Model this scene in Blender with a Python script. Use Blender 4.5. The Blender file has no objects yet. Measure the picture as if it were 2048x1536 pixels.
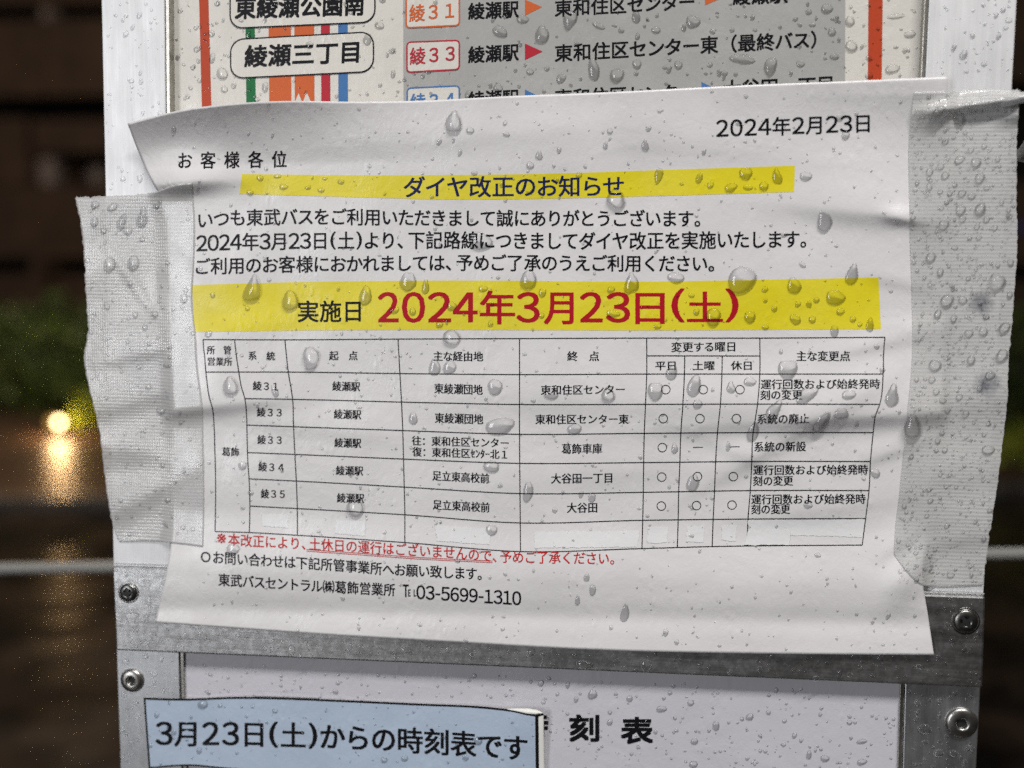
import bpy, math, random
import numpy as np
from mathutils import Vector, Matrix

random.seed(7); rng = np.random.default_rng(7)
S = bpy.context.scene
COL = S.collection
U = 1.0                                      # metres
S.unit_settings.scale_length = 1 / U
R = math.radians

# ------------------------------------------------------------------ camera
F = 2264.0                                   # focal length in photo pixels (photo is 2048 wide)
TGT = Vector((0, 0, 1.45)); DIST = 0.42
YAW, PITCH, ROLL = R(8.0), R(5.6), R(0.4)
cam_d = bpy.data.cameras.new('camera'); cam = bpy.data.objects.new('camera', cam_d); COL.objects.link(cam)
S.camera = cam
cam_loc = TGT + DIST * Vector((math.sin(YAW) * math.cos(PITCH), -math.cos(YAW) * math.cos(PITCH), math.sin(PITCH)))
q = (TGT - cam_loc).to_track_quat('-Z', 'Y').to_matrix()
CR = q @ Matrix.Rotation(ROLL, 3, 'Z')
cam.matrix_world = Matrix.Translation(cam_loc * U) @ CR.to_4x4()
cam_d.sensor_width = 36; cam_d.lens = 36 * F / 2048
cam_d.clip_start = 0.01 * U; cam_d.clip_end = 300 * U
cam_d.dof.use_dof = True; cam_d.dof.focus_distance = 0.415 * U; cam_d.dof.aperture_fstop = 4.9 / U

# ------------------------------------------------------------------ night sky, lamps, exposure
W = bpy.data.worlds.new('World'); S.world = W; W.use_nodes = True
nt = W.node_tree; nt.nodes.clear()
wo = nt.nodes.new('ShaderNodeOutputWorld'); bg = nt.nodes.new('ShaderNodeBackground')
bg.inputs[0].default_value = (1.0, 0.90, 0.80, 1); bg.inputs[1].default_value = 0.075
nt.links.new(bg.outputs[0], wo.inputs[0])

def area(name, loc, target, sx, sy, watts, col):
    l = bpy.data.lights.new(name, 'AREA'); l.shape = 'RECTANGLE'; l.size = sx * U; l.size_y = sy * U
    l.energy = watts * U * U; l.color = col
    o = bpy.data.objects.new(name, l); COL.objects.link(o)
    o.location = Vector(loc) * U
    o.rotation_euler = (Vector(target) - Vector(loc)).to_track_quat('-Z', 'Y').to_euler()
    return o
KEY = area('shelter_tube_lamp', (0.42, -1.08, 3.0), (0, 0, 1.45), 1.2, 0.05, 44, (1.0, 0.975, 0.95))
SIDE = area('left_lamp', (-1.75, -3.0, 1.6), (-.1, 0, 1.4), .8, 1.7, 40, (0.95, 0.965, 1.0))  # unseen lamp inferred from the sheen on left tape and frame
def point(name, loc, watts, col, r):
    l = bpy.data.lights.new(name, 'POINT'); l.energy = watts * U * U; l.color = col; l.shadow_soft_size = r * U
    o = bpy.data.objects.new(name, l); COL.objects.link(o); o.location = Vector(loc) * U
point('added_street_light', (-5.0, 6.0, 5.2), 620, (1.0, 0.74, 0.5), 0.15)  # added unseen lamp that brightens the building and bushes behind

S.view_settings.view_transform = 'Standard'; S.view_settings.look = 'None'
S.view_settings.exposure = -0.10; S.view_settings.gamma = 1; S.view_settings.use_curve_mapping = False
S.cycles.use_denoising = False
S.cycles.max_bounces = 10; S.cycles.transparent_max_bounces = 24
S.cycles.transmission_bounces = 8
S.cycles.caustics_refractive = False; S.cycles.caustics_reflective = False
S.cycles.sample_clamp_indirect = 3; S.cycles.sample_clamp_direct = 12; S.cycles.use_light_tree = False

# ------------------------------------------------------------------ from photo measurement to the plane of the board
_R = np.array(CR); _C = np.array(cam_loc)
def P(px, py, h=0.0):
    """world point seen at photo pixel (px,py), h metres proud of the frame face (plane y=0)"""
    px = np.asarray(px, float); py = np.asarray(py, float); h = np.broadcast_to(np.asarray(h, float), np.broadcast(px, py).shape)
    px, py = np.broadcast_arrays(px, py)
    d = np.stack([(px - 1024) / F, -(py - 768) / F, -np.ones_like(px)], -1) @ _R.T
    t = (-h - _C[1]) / d[..., 1]
    return _C + d * t[..., None]
MM = 0.000186                                 # one photo pixel on the board, metres

# ------------------------------------------------------------------ helpers
def tag(o, label=None, cat=None, group=None, kind=None):
    if label: o['label'] = label
    if cat: o['category'] = cat
    if group: o['group'] = group
    if kind: o['kind'] = kind
    return o
def mesh(name, v, f, mat, parent=None, smooth=False):
    m = bpy.data.meshes.new(name)
    m.from_pydata([(float(a[0]) * U, float(a[1]) * U, float(a[2]) * U) for a in v], [], [tuple(map(int, a)) for a in f])
    if smooth: m.polygons.foreach_set('use_smooth', [True] * len(m.polygons))
    m.update()
    o = bpy.data.objects.new(name, m); COL.objects.link(o)
    if mat: m.materials.append(mat)
    if parent is not None: o.parent = parent
    return o
def empty(name, loc=(0, 0, 0)):
    o = bpy.data.objects.new(name, None); COL.objects.link(o); o.location = Vector(loc) * U; o.empty_display_size = .02
    return o
def part(name, v, f, mat, parent, smooth=False):
    o = mesh(name, v, f, mat, None, smooth)
    o.parent = parent; o.matrix_parent_inverse = Matrix.Translation(-parent.location) if parent.type == 'EMPTY' else Matrix()
    return o
def ss(a, b, x):
    t = np.clip((np.asarray(x, float) - a) / (b - a), 0, 1); return t * t * (3 - 2 * t)
def resample(pl, n, ts=None):
    pl = np.array(pl, float); d = np.r_[0, np.cumsum(np.hypot(*np.diff(pl, axis=0).T))]; d /= d[-1]
    ts = np.linspace(0, 1, n) if ts is None else ts
    # catmull-rom-ish smoothing through a cubic hermite on arclength
    out = np.empty((len(ts), 2))
    for k in (0, 1):
        y = pl[:, k]
        m = np.gradient(y, d) if len(y) > 2 else np.full(2, (y[1] - y[0]) / (d[1] - d[0]))
        i = np.clip(np.searchsorted(d, ts) - 1, 0, len(d) - 2)
        hh = d[i + 1] - d[i]; s = (ts - d[i]) / hh
        out[:, k] = ((2*s**3-3*s**2+1)*y[i] + (s**3-2*s**2+s)*hh*m[i] + (-2*s**3+3*s**2)*y[i+1] + (s**3-s**2)*hh*m[i+1])
    return out
def coons(top, bot, left, right, nu, nv):
    T = resample(top, nu); B = resample(bot, nu); L = resample(left, nv); Rr = resample(right, nv)
    T[0] = L[0] = (T[0] + L[0]) / 2; T[-1] = Rr[0] = (T[-1] + Rr[0]) / 2
    B[0] = L[-1] = (B[0] + L[-1]) / 2; B[-1] = Rr[-1] = (B[-1] + Rr[-1]) / 2
    u = np.linspace(0, 1, nu)[None, :, None]; v = np.linspace(0, 1, nv)[:, None, None]
    g = ((1 - v) * T[None] + v * B[None] + (1 - u) * L[:, None] + u * Rr[:, None]
         - ((1 - u) * (1 - v) * T[0] + u * (1 - v) * T[-1] + (1 - u) * v * B[0] + u * v * B[-1]))
    return g
def grid_faces(nu, nv, off=0):
    f = []
    for j in range(nv - 1):
        for i in range(nu - 1):
            a = off + j * nu + i
            f.append((a, a + nu, a + nu + 1, a + 1))
    return f
def sheet(name, g, hf, mat, parent=None, thick=0.0):
    nv, nu = g.shape[:2]
    pts = P(g[..., 0], g[..., 1], hf(g[..., 0], g[..., 1])).reshape(-1, 3)
    o = (part if parent is not None else (lambda n, v, f, m, p, s: mesh(n, v, f, m, p, s)))(name, pts, grid_faces(nu, nv), mat, parent, True)
    if thick:
        s = o.modifiers.new('thickness', 'SOLIDIFY'); s.thickness = thick * U; s.offset = -1
    return o
def slab(name, quad, h0, h1, mat, parent, bev=0.0004, n=None):
    """a plate with the given photo outline, from depth h0 (back) to h1 (front face)"""
    q = np.array(quad, float)
    fr = P(q[:, 0], q[:, 1], h1); bk = fr.copy(); bk[:, 1] = -h0
    k = len(q)
    v = np.vstack([fr, bk]); f = [tuple(range(k))[::-1], tuple(range(k, 2 * k))]
    f += [(i, (i + 1) % k, k + (i + 1) % k, k + i) for i in range(k)]
    o = part(name, v, f, mat, parent) if parent is not None else mesh(name, v, f, mat)
    import bmesh
    bm = bmesh.new(); bm.from_mesh(o.data); bmesh.ops.recalc_face_normals(bm, faces=bm.faces); bm.to_mesh(o.data); bm.free()
    if bev:
        b = o.modifiers.new('edge', 'BEVEL'); b.width = bev * U; b.segments = 2; b.limit_method = 'ANGLE'
    return o

# ------------------------------------------------------------------ materials
def mat(name, base=(.5, .5, .5), rough=.5, metal=0., spec=.5):
    m = bpy.data.materials.new(name); m.use_nodes = True
    b = m.node_tree.nodes['Principled BSDF']
    b.inputs['Base Color'].default_value = (*base, 1); b.inputs['Roughness'].default_value = rough
    b.inputs['Metallic'].default_value = metal; b.inputs['Specular IOR Level'].default_value = spec
    return m
def N(m, t, **kw):
    n = m.node_tree.nodes.new(t)
    for k, v in kw.items(): setattr(n, k, v)
    return n
def L(m, a, b): m.node_tree.links.new(a, b)
def coord(m, scale=(1, 1, 1), rot=(0, 0, 0)):
    g = N(m, 'ShaderNodeNewGeometry'); mp = N(m, 'ShaderNodeMapping')
    mp.inputs['Scale'].default_value = [q_ / U for q_ in scale]; mp.inputs['Rotation'].default_value = rot
    L(m, g.outputs['Position'], mp.inputs['Vector']); return mp.outputs[0]
def noise(m, vec, scale, detail=3, rough=.5, dist=0):
    n = N(m, 'ShaderNodeTexNoise'); L(m, vec, n.inputs['Vector'])
    n.inputs['Scale'].default_value = scale; n.inputs['Detail'].default_value = detail
    n.inputs['Roughness'].default_value = rough; n.inputs['Distortion'].default_value = dist
    return n.outputs['Fac']
def ramp(m, fac, stops):
    r = N(m, 'ShaderNodeValToRGB'); L(m, fac, r.inputs[0]); e = r.color_ramp.elements
    while len(e) < len(stops): e.new(.5)
    for i, (p, c) in enumerate(stops):
        e[i].position = p; e[i].color = (*c, 1) if len(c) == 3 else c
    return r.outputs[0]
def grey(a): return (a, a, a)
def math_(m, op, a, b):
    n = N(m, 'ShaderNodeMath', operation=op)
    for i, x in enumerate((a, b)):
        if isinstance(x, (int, float)): n.inputs[i].default_value = x
        else: L(m, x, n.inputs[i])
    return n.outputs[0]
def bump(m, h, dist, strength=1., prev=None):
    n = N(m, 'ShaderNodeBump'); n.inputs['Distance'].default_value = dist * U; n.inputs['Strength'].default_value = strength
    L(m, h, n.inputs['Height'])
    if prev is not None: L(m, prev, n.inputs['Normal'])
    return n.outputs[0]
def pb(m): return m.node_tree.nodes['Principled BSDF']

def wet_paper(name, base, var=.05, rough=.33, fine=1.0, blot=None):
    m = mat(name, base, rough)
    v = coord(m)
    big = noise(m, v, 22, 3); small = noise(m, v, 900, 2, .7)
    c1 = tuple(max(0, x * (1 - var)) for x in base); c2 = tuple(min(1, x * (1 + var)) for x in base)
    col = ramp(m, math_(m, 'ADD', math_(m, 'MULTIPLY', big, .6), math_(m, 'MULTIPLY', small, .4)), [(.3, c1), (.7, c2)])
    L(m, col, pb(m).inputs['Base Color'])
    rr = ramp(m, noise(m, v, 60, 3), [(.35, grey(rough - .1)), (.65, grey(rough + .15))])
    L(m, rr, pb(m).inputs['Roughness'])
    # film of rain: shallow blotches with soft rims, speckled with tiny beads
    vs = coord(m, (1, 1, .55), (0, R(12), 0))
    vor = N(m, 'ShaderNodeTexVoronoi', feature='SMOOTH_F1'); L(m, vs, vor.inputs['Vector']); vor.inputs['Scale'].default_value = 330
    vor.inputs['Randomness'].default_value = 1
    beads = ramp(m, vor.outputs['Distance'], [(.0, grey(1)), (.34, grey(.0))])
    film = noise(m, vs, 210, 3, .55, 1.5)
    ridge = ramp(m, film, [(.46, grey(0)), (.5, grey(1)), (.56, grey(.85)), (.62, grey(0.))])
    msk = ramp(m, noise(m, v, 45, 2), [(.45, grey(.15)), (.6, grey(1))])
    n1 = bump(m, math_(m, 'MULTIPLY', beads, msk), .00018, .6 * fine)
    n2 = bump(m, math_(m, 'MULTIPLY', ridge, msk), .00007, .3 * fine, n1)
    n3 = bump(m, noise(m, v, 1500, 2, .8), .00007, .7, n2)
    n3 = bump(m, noise(m, v, 130, 4, .6, .6), .0007, .22, n3)
    n3 = bump(m, noise(m, v, 34, 3, .55, .8), .0030, .16, n3)
    L(m, n3, pb(m).inputs['Normal'])
    return m

def ink(name, c, rough=.35):
    m = mat(name, c, rough, spec=.12)
    v = coord(m); L(m, bump(m, noise(m, v, 1500, 2, .8), .00005, .5), pb(m).inputs['Normal'])
    cc = ramp(m, noise(m, v, 1400, 2, .8), [(.25, c), (.8, tuple(x * 1.2 + .002 for x in c))]); L(m, cc, pb(m).inputs['Base Color'])
    return m

def metal(name, base, rough, axis, amt=1., dirt=0.):
    m = mat(name, base, rough, 1.0)
    sc = (1, 1, .02) if axis == 'Z' else (.02, 1, 1)
    v = coord(m, sc); v0 = coord(m)
    br = noise(m, v, 1300, 4, .7); bl = noise(m, v0, 35, 4, .6); sp = noise(m, v0, 420, 3, .65)
    col = ramp(m, math_(m, 'ADD', math_(m, 'MULTIPLY', br, .5), math_(m, 'MULTIPLY', bl, .5)),
               [(.3, tuple(x * (.82 - dirt * .3) for x in base)), (.7, tuple(min(1, x * 1.08) for x in base))])
    if dirt:
        mx = N(m, 'ShaderNodeMix', data_type='RGBA'); L(m, ramp(m, sp, [(.42, grey(dirt)), (.6, grey(0))]), mx.inputs['Factor'])
        L(m, col, mx.inputs['A']); mx.inputs['B'].default_value = (.06, .055, .05, 1); col = mx.outputs['Result']
    L(m, col, pb(m).inputs['Base Color'])
    L(m, ramp(m, noise(m, coord(m, (1, 1, .2) if axis == 'Z' else (.2, 1, 1)), 200, 4, .6), [(.3, grey(rough - .04)), (.7, grey(rough + .07))]), pb(m).inputs['Roughness'])
    n = bump(m, br, .00003, .7 * amt); n = bump(m, sp, .00006, .3 * amt, n)
    n = bump(m, noise(m, v0, 1500, 2, .7), .00004, .5, n)
    L(m, n, pb(m).inputs['Normal'])
    return m

M = {}
M['paper'] = wet_paper('wet_white_paper', (.665, .65, .655), .03, .34)
M['poster'] = wet_paper('cream_poster_film', (.62, .60, .55), .03, .3, 1.2)
M['poster_grey'] = wet_paper('grey_printed_area', (.36, .36, .345), .05, .3, 1.2)
M['panel'] = wet_paper('lower_panel_film', (.56, .555, .60), .03, .38, .8)
M['yellow'] = wet_paper('yellow_print', (.71, .61, .02), .04, .36)
M['patch'] = wet_paper('correction_tape', (.71, .715, .72), .03, .3, .7)
M['sticker'] = wet_paper('pale_blue_print', (.42, .51, .63), .06, .36, .8)
M['sticker_back'] = mat('sticker_margin', (.78, .78, .74), .4)
M['black'] = ink('black_ink', (.006, .006, .008))
M['navy'] = ink('navy_ink', (.010, .014, .07))
M['red'] = ink('dark_red_ink', (.36, .008, .018))
M['note_red'] = ink('note_red_ink', (.42, .018, .02))
M['map_red'] = ink('brick_red_ink', (.40, .055, .022))
M['green'] = ink('green_ink', (.015, .13, .045)); M['orange'] = ink('orange_ink', (.50, .11, .035))
M['crimson'] = ink('crimson_ink', (.38, .025, .04)); M['blue'] = ink('blue_ink', (.055, .15, .34))
M['alu_white'] = metal('pale_anodised_aluminium', (.74, .745, .755), .5, 'Z', .6)
pb(M['alu_white']).inputs['Metallic'].default_value = .4
M['alu'] = metal('brushed_aluminium', (.56, .56, .56), .38, 'X', 1.3, .32)
M['alu_low'] = metal('grey_aluminium_stile', (.60, .61, .62), .42, 'Z', 1.2, .08)
M['alu_inner'] = metal('aluminium_channel_lip', (.55, .53, .48), .35, 'Z', .6, .2)
M['screw'] = metal('blackened_screw', (.24, .24, .23), .3, 'X', .6, .3)
M['rivet'] = metal('dull_steel_rivet', (.50, .49, .47), .3, 'X', .6, .3)
M['dark'] = mat('dark_hole', (.01, .01, .01), .6)

# ribbed translucent white tape
def tape_mat(name, trans):
    m = mat(name, (.66, .655, .66), .3, spec=.75)
    v = coord(m, (1, 1, 1)); vw = coord(m, (.12, 1, 1)); vw2 = coord(m, (1, 1, .12))
    at = N(m, 'ShaderNodeAttribute'); at.attribute_name = 'free'        # 1 where the tape is not stuck to wet paper
    w = N(m, 'ShaderNodeTexWave', wave_type='BANDS', bands_direction='Z'); L(m, v, w.inputs['Vector'])
    w.inputs['Scale'].default_value = 235; w.inputs['Distortion'].default_value = 1.2; w.inputs['Detail'].default_value = 2
    w.inputs['Detail Scale'].default_value = 1.5
    w2 = N(m, 'ShaderNodeTexWave', wave_type='BANDS', bands_direction='X'); L(m, v, w2.inputs['Vector'])
    w2.inputs['Scale'].default_value = 330; w2.inputs['Distortion'].default_value = 1.2
    wf = math_(m, 'MULTIPLY', math_(m, 'ADD', w.outputs['Fac'], .2), math_(m, 'ADD', math_(m, 'MULTIPLY', w2.outputs['Fac'], .8), .4))
    wf = math_(m, 'MULTIPLY', wf, math_(m, 'ADD', math_(m, 'MULTIPLY', at.outputs['Fac'], .85), .15))
    wf = math_(m, 'MULTIPLY', wf, ramp(m, noise(m, v, 38, 2), [(.35, grey(.45)), (.6, grey(1.2))]))
    n = bump(m, wf, .00009, .6)
    n = bump(m, math_(m, 'MULTIPLY', noise(m, v, 75, 3, .6), math_(m, 'ADD', math_(m, 'MULTIPLY', at.outputs['Fac'], .8), .2)), .0011, .42, n)
    n = bump(m, noise(m, v, 1300, 2, .8), .00006, .5, n)
    L(m, n, pb(m).inputs['Normal'])
    col = ramp(m, noise(m, v, 30, 3), [(.3, (.62, .62, .62)), (.7, (.72, .715, .70))])
    for sx_, sy_, sr_ in ((1962, 606, 24), (1972, 768, 24)):           # two greyish smudges on the right strip
        vm = N(m, 'ShaderNodeVectorMath', operation='DISTANCE'); gg = N(m, 'ShaderNodeNewGeometry'); L(m, gg.outputs['Position'], vm.inputs[0])
        vm.inputs[1].default_value = tuple(P(sx_, sy_, .0008) * U)
        dd_ = math_(m, 'ADD', math_(m, 'DIVIDE', vm.outputs['Value'], sr_ * MM * U), math_(m, 'MULTIPLY', noise(m, v, 420, 3, .7), 1.6))
        mx_ = N(m, 'ShaderNodeMix', data_type='RGBA'); L(m, ramp(m, math_(m, 'MULTIPLY', dd_, .5), [(.48, grey(.8)), (.98, grey(0))]), mx_.inputs['Factor'])
        L(m, col, mx_.inputs['A']); mx_.inputs['B'].default_value = (.10, .11, .15, 1); col = mx_.outputs['Result']
    L(m, col, pb(m).inputs['Base Color'])
    L(m, ramp(m, noise(m, v, 90, 3), [(.35, grey(.11)), (.65, grey(.26))]), pb(m).inputs['Roughness'])
    tr = N(m, 'ShaderNodeBsdfTransparent'); tr.inputs[0].default_value = (.96, .96, .96, 1)
    mix = N(m, 'ShaderNodeMixShader')
    L(m, ramp(m, w.outputs['Fac'], [(.2, grey(trans + .06)), (.9, grey(trans - .06))]), mix.inputs[0]); L(m, pb(m).outputs[0], mix.inputs[1]); L(m, tr.outputs[0], mix.inputs[2])
    L(m, mix.outputs[0], m.node_tree.nodes['Material Output'].inputs[0])
    return m
M['tape'] = tape_mat('ribbed_white_tape', .44)

def film_mat(name, ior=1.45, rough=.04, bend=0.):
    """thin beads too small to bend much light: clear, with a full surface reflection"""
    m = bpy.data.materials.new(name); m.use_nodes = True; t = m.node_tree; t.nodes.clear()
    out = t.nodes.new('ShaderNodeOutputMaterial'); g = t.nodes.new('ShaderNodeBsdfGlossy'); g.inputs['Roughness'].default_value = rough
    tr = t.nodes.new('ShaderNodeBsdfTransparent'); tr.inputs[0].default_value = (.97, .97, .975, 1)
    fr = t.nodes.new('ShaderNodeFresnel'); fr.inputs['IOR'].default_value = ior
    inv = t.nodes.new('ShaderNodeMath'); inv.operation = 'MULTIPLY_ADD'; inv.inputs[1].default_value = -.62; inv.inputs[2].default_value = 1.0
    t.links.new(fr.outputs[0], inv.inputs[0]); t.links.new(inv.outputs[0], tr.inputs[0])       # what the surface reflects it does not let through
    body = tr
    if bend:
        rf = t.nodes.new('ShaderNodeBsdfRefraction'); rf.inputs['IOR'].default_value = 1.33; rf.inputs['Roughness'].default_value = 0
        body = t.nodes.new('ShaderNodeMixShader'); body.inputs[0].default_value = bend
        t.links.new(tr.outputs[0], body.inputs[1]); t.links.new(rf.outputs[0], body.inputs[2])
    ad = t.nodes.new('ShaderNodeAddShader'); t.links.new(fr.outputs[0], g.inputs['Color'])
    t.links.new(body.outputs[0], ad.inputs[0]); t.links.new(g.outputs[0], ad.inputs[1]); t.links.new(ad.outputs[0], out.inputs[0])
    return m
M['water'] = film_mat('rain_water', 1.5, .03, 0)
M['water_small'] = film_mat('rain_water_fine')

# ================================================================== BACKGROUND (street at night)
def mk_ground():
    m = mat('wet_asphalt', (.03, .028, .026), .3)
    v = coord(m)
    a = noise(m, v, .9, 4, .6); b = noise(m, v, 14, 4, .65); c = noise(m, v, 160, 3, .7)
    a2 = noise(m, v, 3.2, 4, .6, .8)
    L(m, ramp(m, a2, [(.42, (.005, .005, .005)), (.60, (.05, .036, .028))]), pb(m).inputs['Base Color'])
    L(m, ramp(m, a, [(.42, grey(.22)), (.62, grey(.36))]), pb(m).inputs['Roughness'])
    n = bump(m, noise(m, v, 4, 2, .5), .016, .6); n = bump(m, b, .003, .4, n); L(m, n, pb(m).inputs['Normal'])
    return m
M['asphalt'] = mk_ground()
g = mesh('ground', [(-60, -20, 0), (60, -20, 0), (60, 80, 0), (-60, 80, 0)], [(0, 1, 2, 3)], M['asphalt'])
tag(g, 'dark wet asphalt street behind the bus stop sign', kind='structure')

def box(name, x0, x1, y0, y1, z0, z1, m, parent=None, bev=0):
    v = [(x, y, z) for z in (z0, z1) for y in (y0, y1) for x in (x0, x1)]
    f = [(0, 2, 3, 1), (4, 5, 7, 6), (0, 1, 5, 4), (2, 6, 7, 3), (0, 4, 6, 2), (1, 3, 7, 5)]
    o = part(name, v, f, m, parent) if parent is not None else mesh(name, v, f, m)
    if bev:
        b = o.modifiers.new('edge', 'BEVEL'); b.width = bev * U; b.segments = 2
    return o
kerb_m = mat('pale_kerb_concrete', (.42, .42, .40), .35)
_v = coord(kerb_m); L(kerb_m, bump(kerb_m, noise(kerb_m, _v, 60, 4), .004, .6), pb(kerb_m).inputs['Normal'])
L(kerb_m, ramp(kerb_m, noise(kerb_m, _v, 4, 4), [(.35, (.16, .15, .14)), (.65, (.26, .25, .24))]), pb(kerb_m).inputs['Base Color'])
yk = float(P(100, 1137, -6)[1])
pk = P(60, 1150, -5.6)
# distance at which the ground is seen at photo row 1140
def ground_at(px, py):
    d = _R @ np.array([(px - 1024) / F, -(py - 768) / F, -1.0]); t = -_C[2] / d[2]; return _C + d * t
ga, gb = ground_at(0, 1012), ground_at(2047, 985)
dirv = (gb - ga); dirv /= np.linalg.norm(dirv); nrm = np.array([-dirv[1], dirv[0], 0])
A, B = ga - dirv * 14, gb + dirv * 14
def strip3(name, A, B, w, z0, z1, m):
    c = [A - nrm * w / 2, B - nrm * w / 2, B + nrm * w / 2, A + nrm * w / 2]
    v = [(p[0], p[1], z0) for p in c] + [(p[0], p[1], z1) for p in c]
    return mesh(name, v, [(0, 3, 2, 1), (4, 5, 6, 7), (0, 1, 5, 4), (1, 2, 6, 5), (2, 3, 7, 6), (3, 0, 4, 7)], m)
k = strip3('kerb', A, B, .14, -.05, .06, kerb_m); tag(k, 'pale wet kerb running across the street behind the sign', kind='structure')
M['pave'] = mat('wet_paving', (.07, .05, .04), .42)
_v = coord(M['pave']); L(M['pave'], bump(M['pave'], noise(M['pave'], _v, 30, 4), .01, .6), pb(M['pave']).inputs['Normal'])
L(M['pave'], ramp(M['pave'], noise(M['pave'], _v, 1.5, 3), [(.3, (.05, .035, .028)), (.7, (.13, .08, .055))]), pb(M['pave']).inputs['Base Color'])

sgn = 1 if nrm[1] > 0 else -1
c_ = [A + nrm * sgn * .07, B + nrm * sgn * .07, B + nrm * sgn * 40, A + nrm * sgn * 40]
pv = mesh('pavement', [(p[0], p[1], .05) for p in c_] + [(p[0], p[1], -.02) for p in c_], [(0, 1, 2, 3), (4, 7, 6, 5), (0, 4, 5, 1), (1, 5, 6, 2), (2, 6, 7, 3), (3, 7, 4, 0)], M['pave'])  # sheet added to dull the garden lamp's reflection on the ground
tag(pv, 'brown wet pavement added beyond the kerb, dulling the lamp reflection', kind='structure')
# building
bwall = mat('brown_tiled_wall', (.10, .055, .038), .5)
_v = coord(bwall)
L(bwall, ramp(bwall, noise(bwall, _v, 2.5, 4), [(.3, (.08, .055, .042)), (.7, (.13, .085, .062))]), pb(bwall).inputs['Base Color'])
bdark = mat('dark_balcony_recess', (.012, .011, .012), .6)  # near-black puts the recess shade into the colour; joints and downpipe share it
bpale = mat('pale_pillar_paint', (.42, .38, .40), .6)
bglass = mat('dark_window_glass', (.02, .022, .03), .1)
YB = 15.0
bl = empty('apartment_building', (-6, YB, 0))
def brect(name, px0, px1, py0, py1, m, y0, y1):
    a = P([px0, px1], [py0, py1], -y0)
    return box(name, a[0, 0], a[1, 0], y0, y1, a[1, 2], a[0, 2], m, bl)
xl, xr = -260, 2300
def band(py0, py1, m, name, y0, y1):
    a = P([xl, xr], [(py0 + py1) / 2] * 2, -y0)
    z1 = P(100, py0, -y0)[2]; z0 = P(100, py1, -y0)[2]
    return box(name, a[0, 0], a[1, 0], y0, y1, z0, z1, m, bl)
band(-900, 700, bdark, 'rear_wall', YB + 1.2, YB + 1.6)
for y0, y1 in ((-330, -190), (-130, 8), (38, 192), (372, 516), (548, 690)):
    band(y0, y1, bwall, 'balcony_wall', YB, YB + .25)

brect('wall_joint', 84, 90, 38, 192, bdark, YB - .01, YB + .05); brect('wall_joint', 118, 123, 372, 516, bdark, YB - .01, YB + .05); brect('pillar', 82, 100, 8, 40, bpale, YB + .2, YB + .4); brect('pillar', 60, 92, 516, 690, bwall, YB - .3, YB + .1)
brect('balcony_wall', 62, 420, 240, 302, bwall, YB, YB + .25)
brect('pillar', -60, 56, 236, 372, bwall, YB - .05, YB + .4)
brect('pillar', 96, 108, 0, 40, bpale, YB + .3, YB + .5)
brect('pillar', 78, 109, 312, 370, bpale, YB + .26, YB + .5)
brect('window', 112, 240, 318, 372, bglass, YB + .9, YB + 1.0)
brect('shutter', 178, 206, 335, 366, bpale, YB + .7, YB + .8)
brect('pillar', 138, 150, 330, 372, bwall, YB + .6, YB + .8)
brect('downpipe', 56, 61, 240, 302, bdark, YB - .12, YB - .06)
tag(bl, 'brown apartment building with dark balcony recesses, out of focus behind the sign', 'building')
blue = mat('blue_rail_paint', (.10, .13, .45), .4)
a = P([2020, 2120], [448, 462], -(YB - .3))
rl = box('balcony_rail', a[0, 0], a[1, 0], YB - .34, YB - .3, a[1, 2], a[0, 2], blue, bl)

# hedge: leaves as one stuff mesh + lit shrub
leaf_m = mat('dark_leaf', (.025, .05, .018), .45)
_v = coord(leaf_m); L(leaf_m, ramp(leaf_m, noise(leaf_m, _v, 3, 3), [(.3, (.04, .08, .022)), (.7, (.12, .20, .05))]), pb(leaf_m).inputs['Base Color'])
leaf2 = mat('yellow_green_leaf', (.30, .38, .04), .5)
def leaves(name, n, cx, cy, cz, sx, sy, sz, size, m, seed, parent=None):
    r = np.random.default_rng(seed); c = r.normal(0, 1, (n, 3)); c /= np.linalg.norm(c, axis=1)[:, None]
    c *= r.uniform(.35, 1, (n, 1)) ** .5 * (1 + .18 * np.sin(c[:, :1] * 9 + c[:, 2:] * 7))
    c = c * (sx, sy, sz) + (cx, cy, cz); c[:, 2] = np.maximum(c[:, 2], .04)
    v, f = [], []
    for i in range(n):
        a = Vector(r.normal(0, 1, 3)).normalized(); b = a.orthogonal().normalized(); s = size * r.uniform(.6, 1.3)
        p = Vector(c[i]); k = len(v)
        v += [p - a * s, p + b * s * .45, p + a * s, p - b * s * .45]; f.append((k, k + 1, k + 2, k + 3))
    return part(name, v, f, m, parent) if parent is not None else mesh(name, v, f, m)
YH = 10.3
hx = [P(p, 750, -YH)[0] for p in (-260, 60, 380, 1700, 2050, 2400)]
hz = 1.49 - (620 - 546) / F * YH
bush_labels = ['dark green bush left of the garden lamp', 'dark green bush behind the garden lamp', 'dark green bush hidden behind the left of the sign',
               'dark bush behind the right tape strip', 'dark green bush at the right edge of the street', 'dark bush beyond the right edge of the sign']
bushes = []
for i, x in enumerate(hx):
    if i in (2, 3): continue
    b = empty('bush', (float(x), YH, 0)); tag(b, bush_labels[i] + ', out of focus', 'bush', 'bushes along the far pavement')
    o = leaves('crown', 2800, x, YH + .3, .55, .95, .6, .62, .06, leaf_m, 20 + i, b); o['kind'] = 'stuff'
    st = [P(0, 0, 0)]
    ang = np.linspace(0, 2 * math.pi, 7)[:-1]
    v = [(x + .04 * math.cos(t), YH + .3 + .04 * math.sin(t), 0) for t in ang] + [(x + .02 * math.cos(t), YH + .3 + .02 * math.sin(t), .7) for t in ang]
    part('stem', v, [(j, (j + 1) % 6, 6 + (j + 1) % 6, 6 + j) for j in range(6)], mat('bark', (.04, .03, .02), .8) if 'bark' not in M else M['bark'], b)

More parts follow.
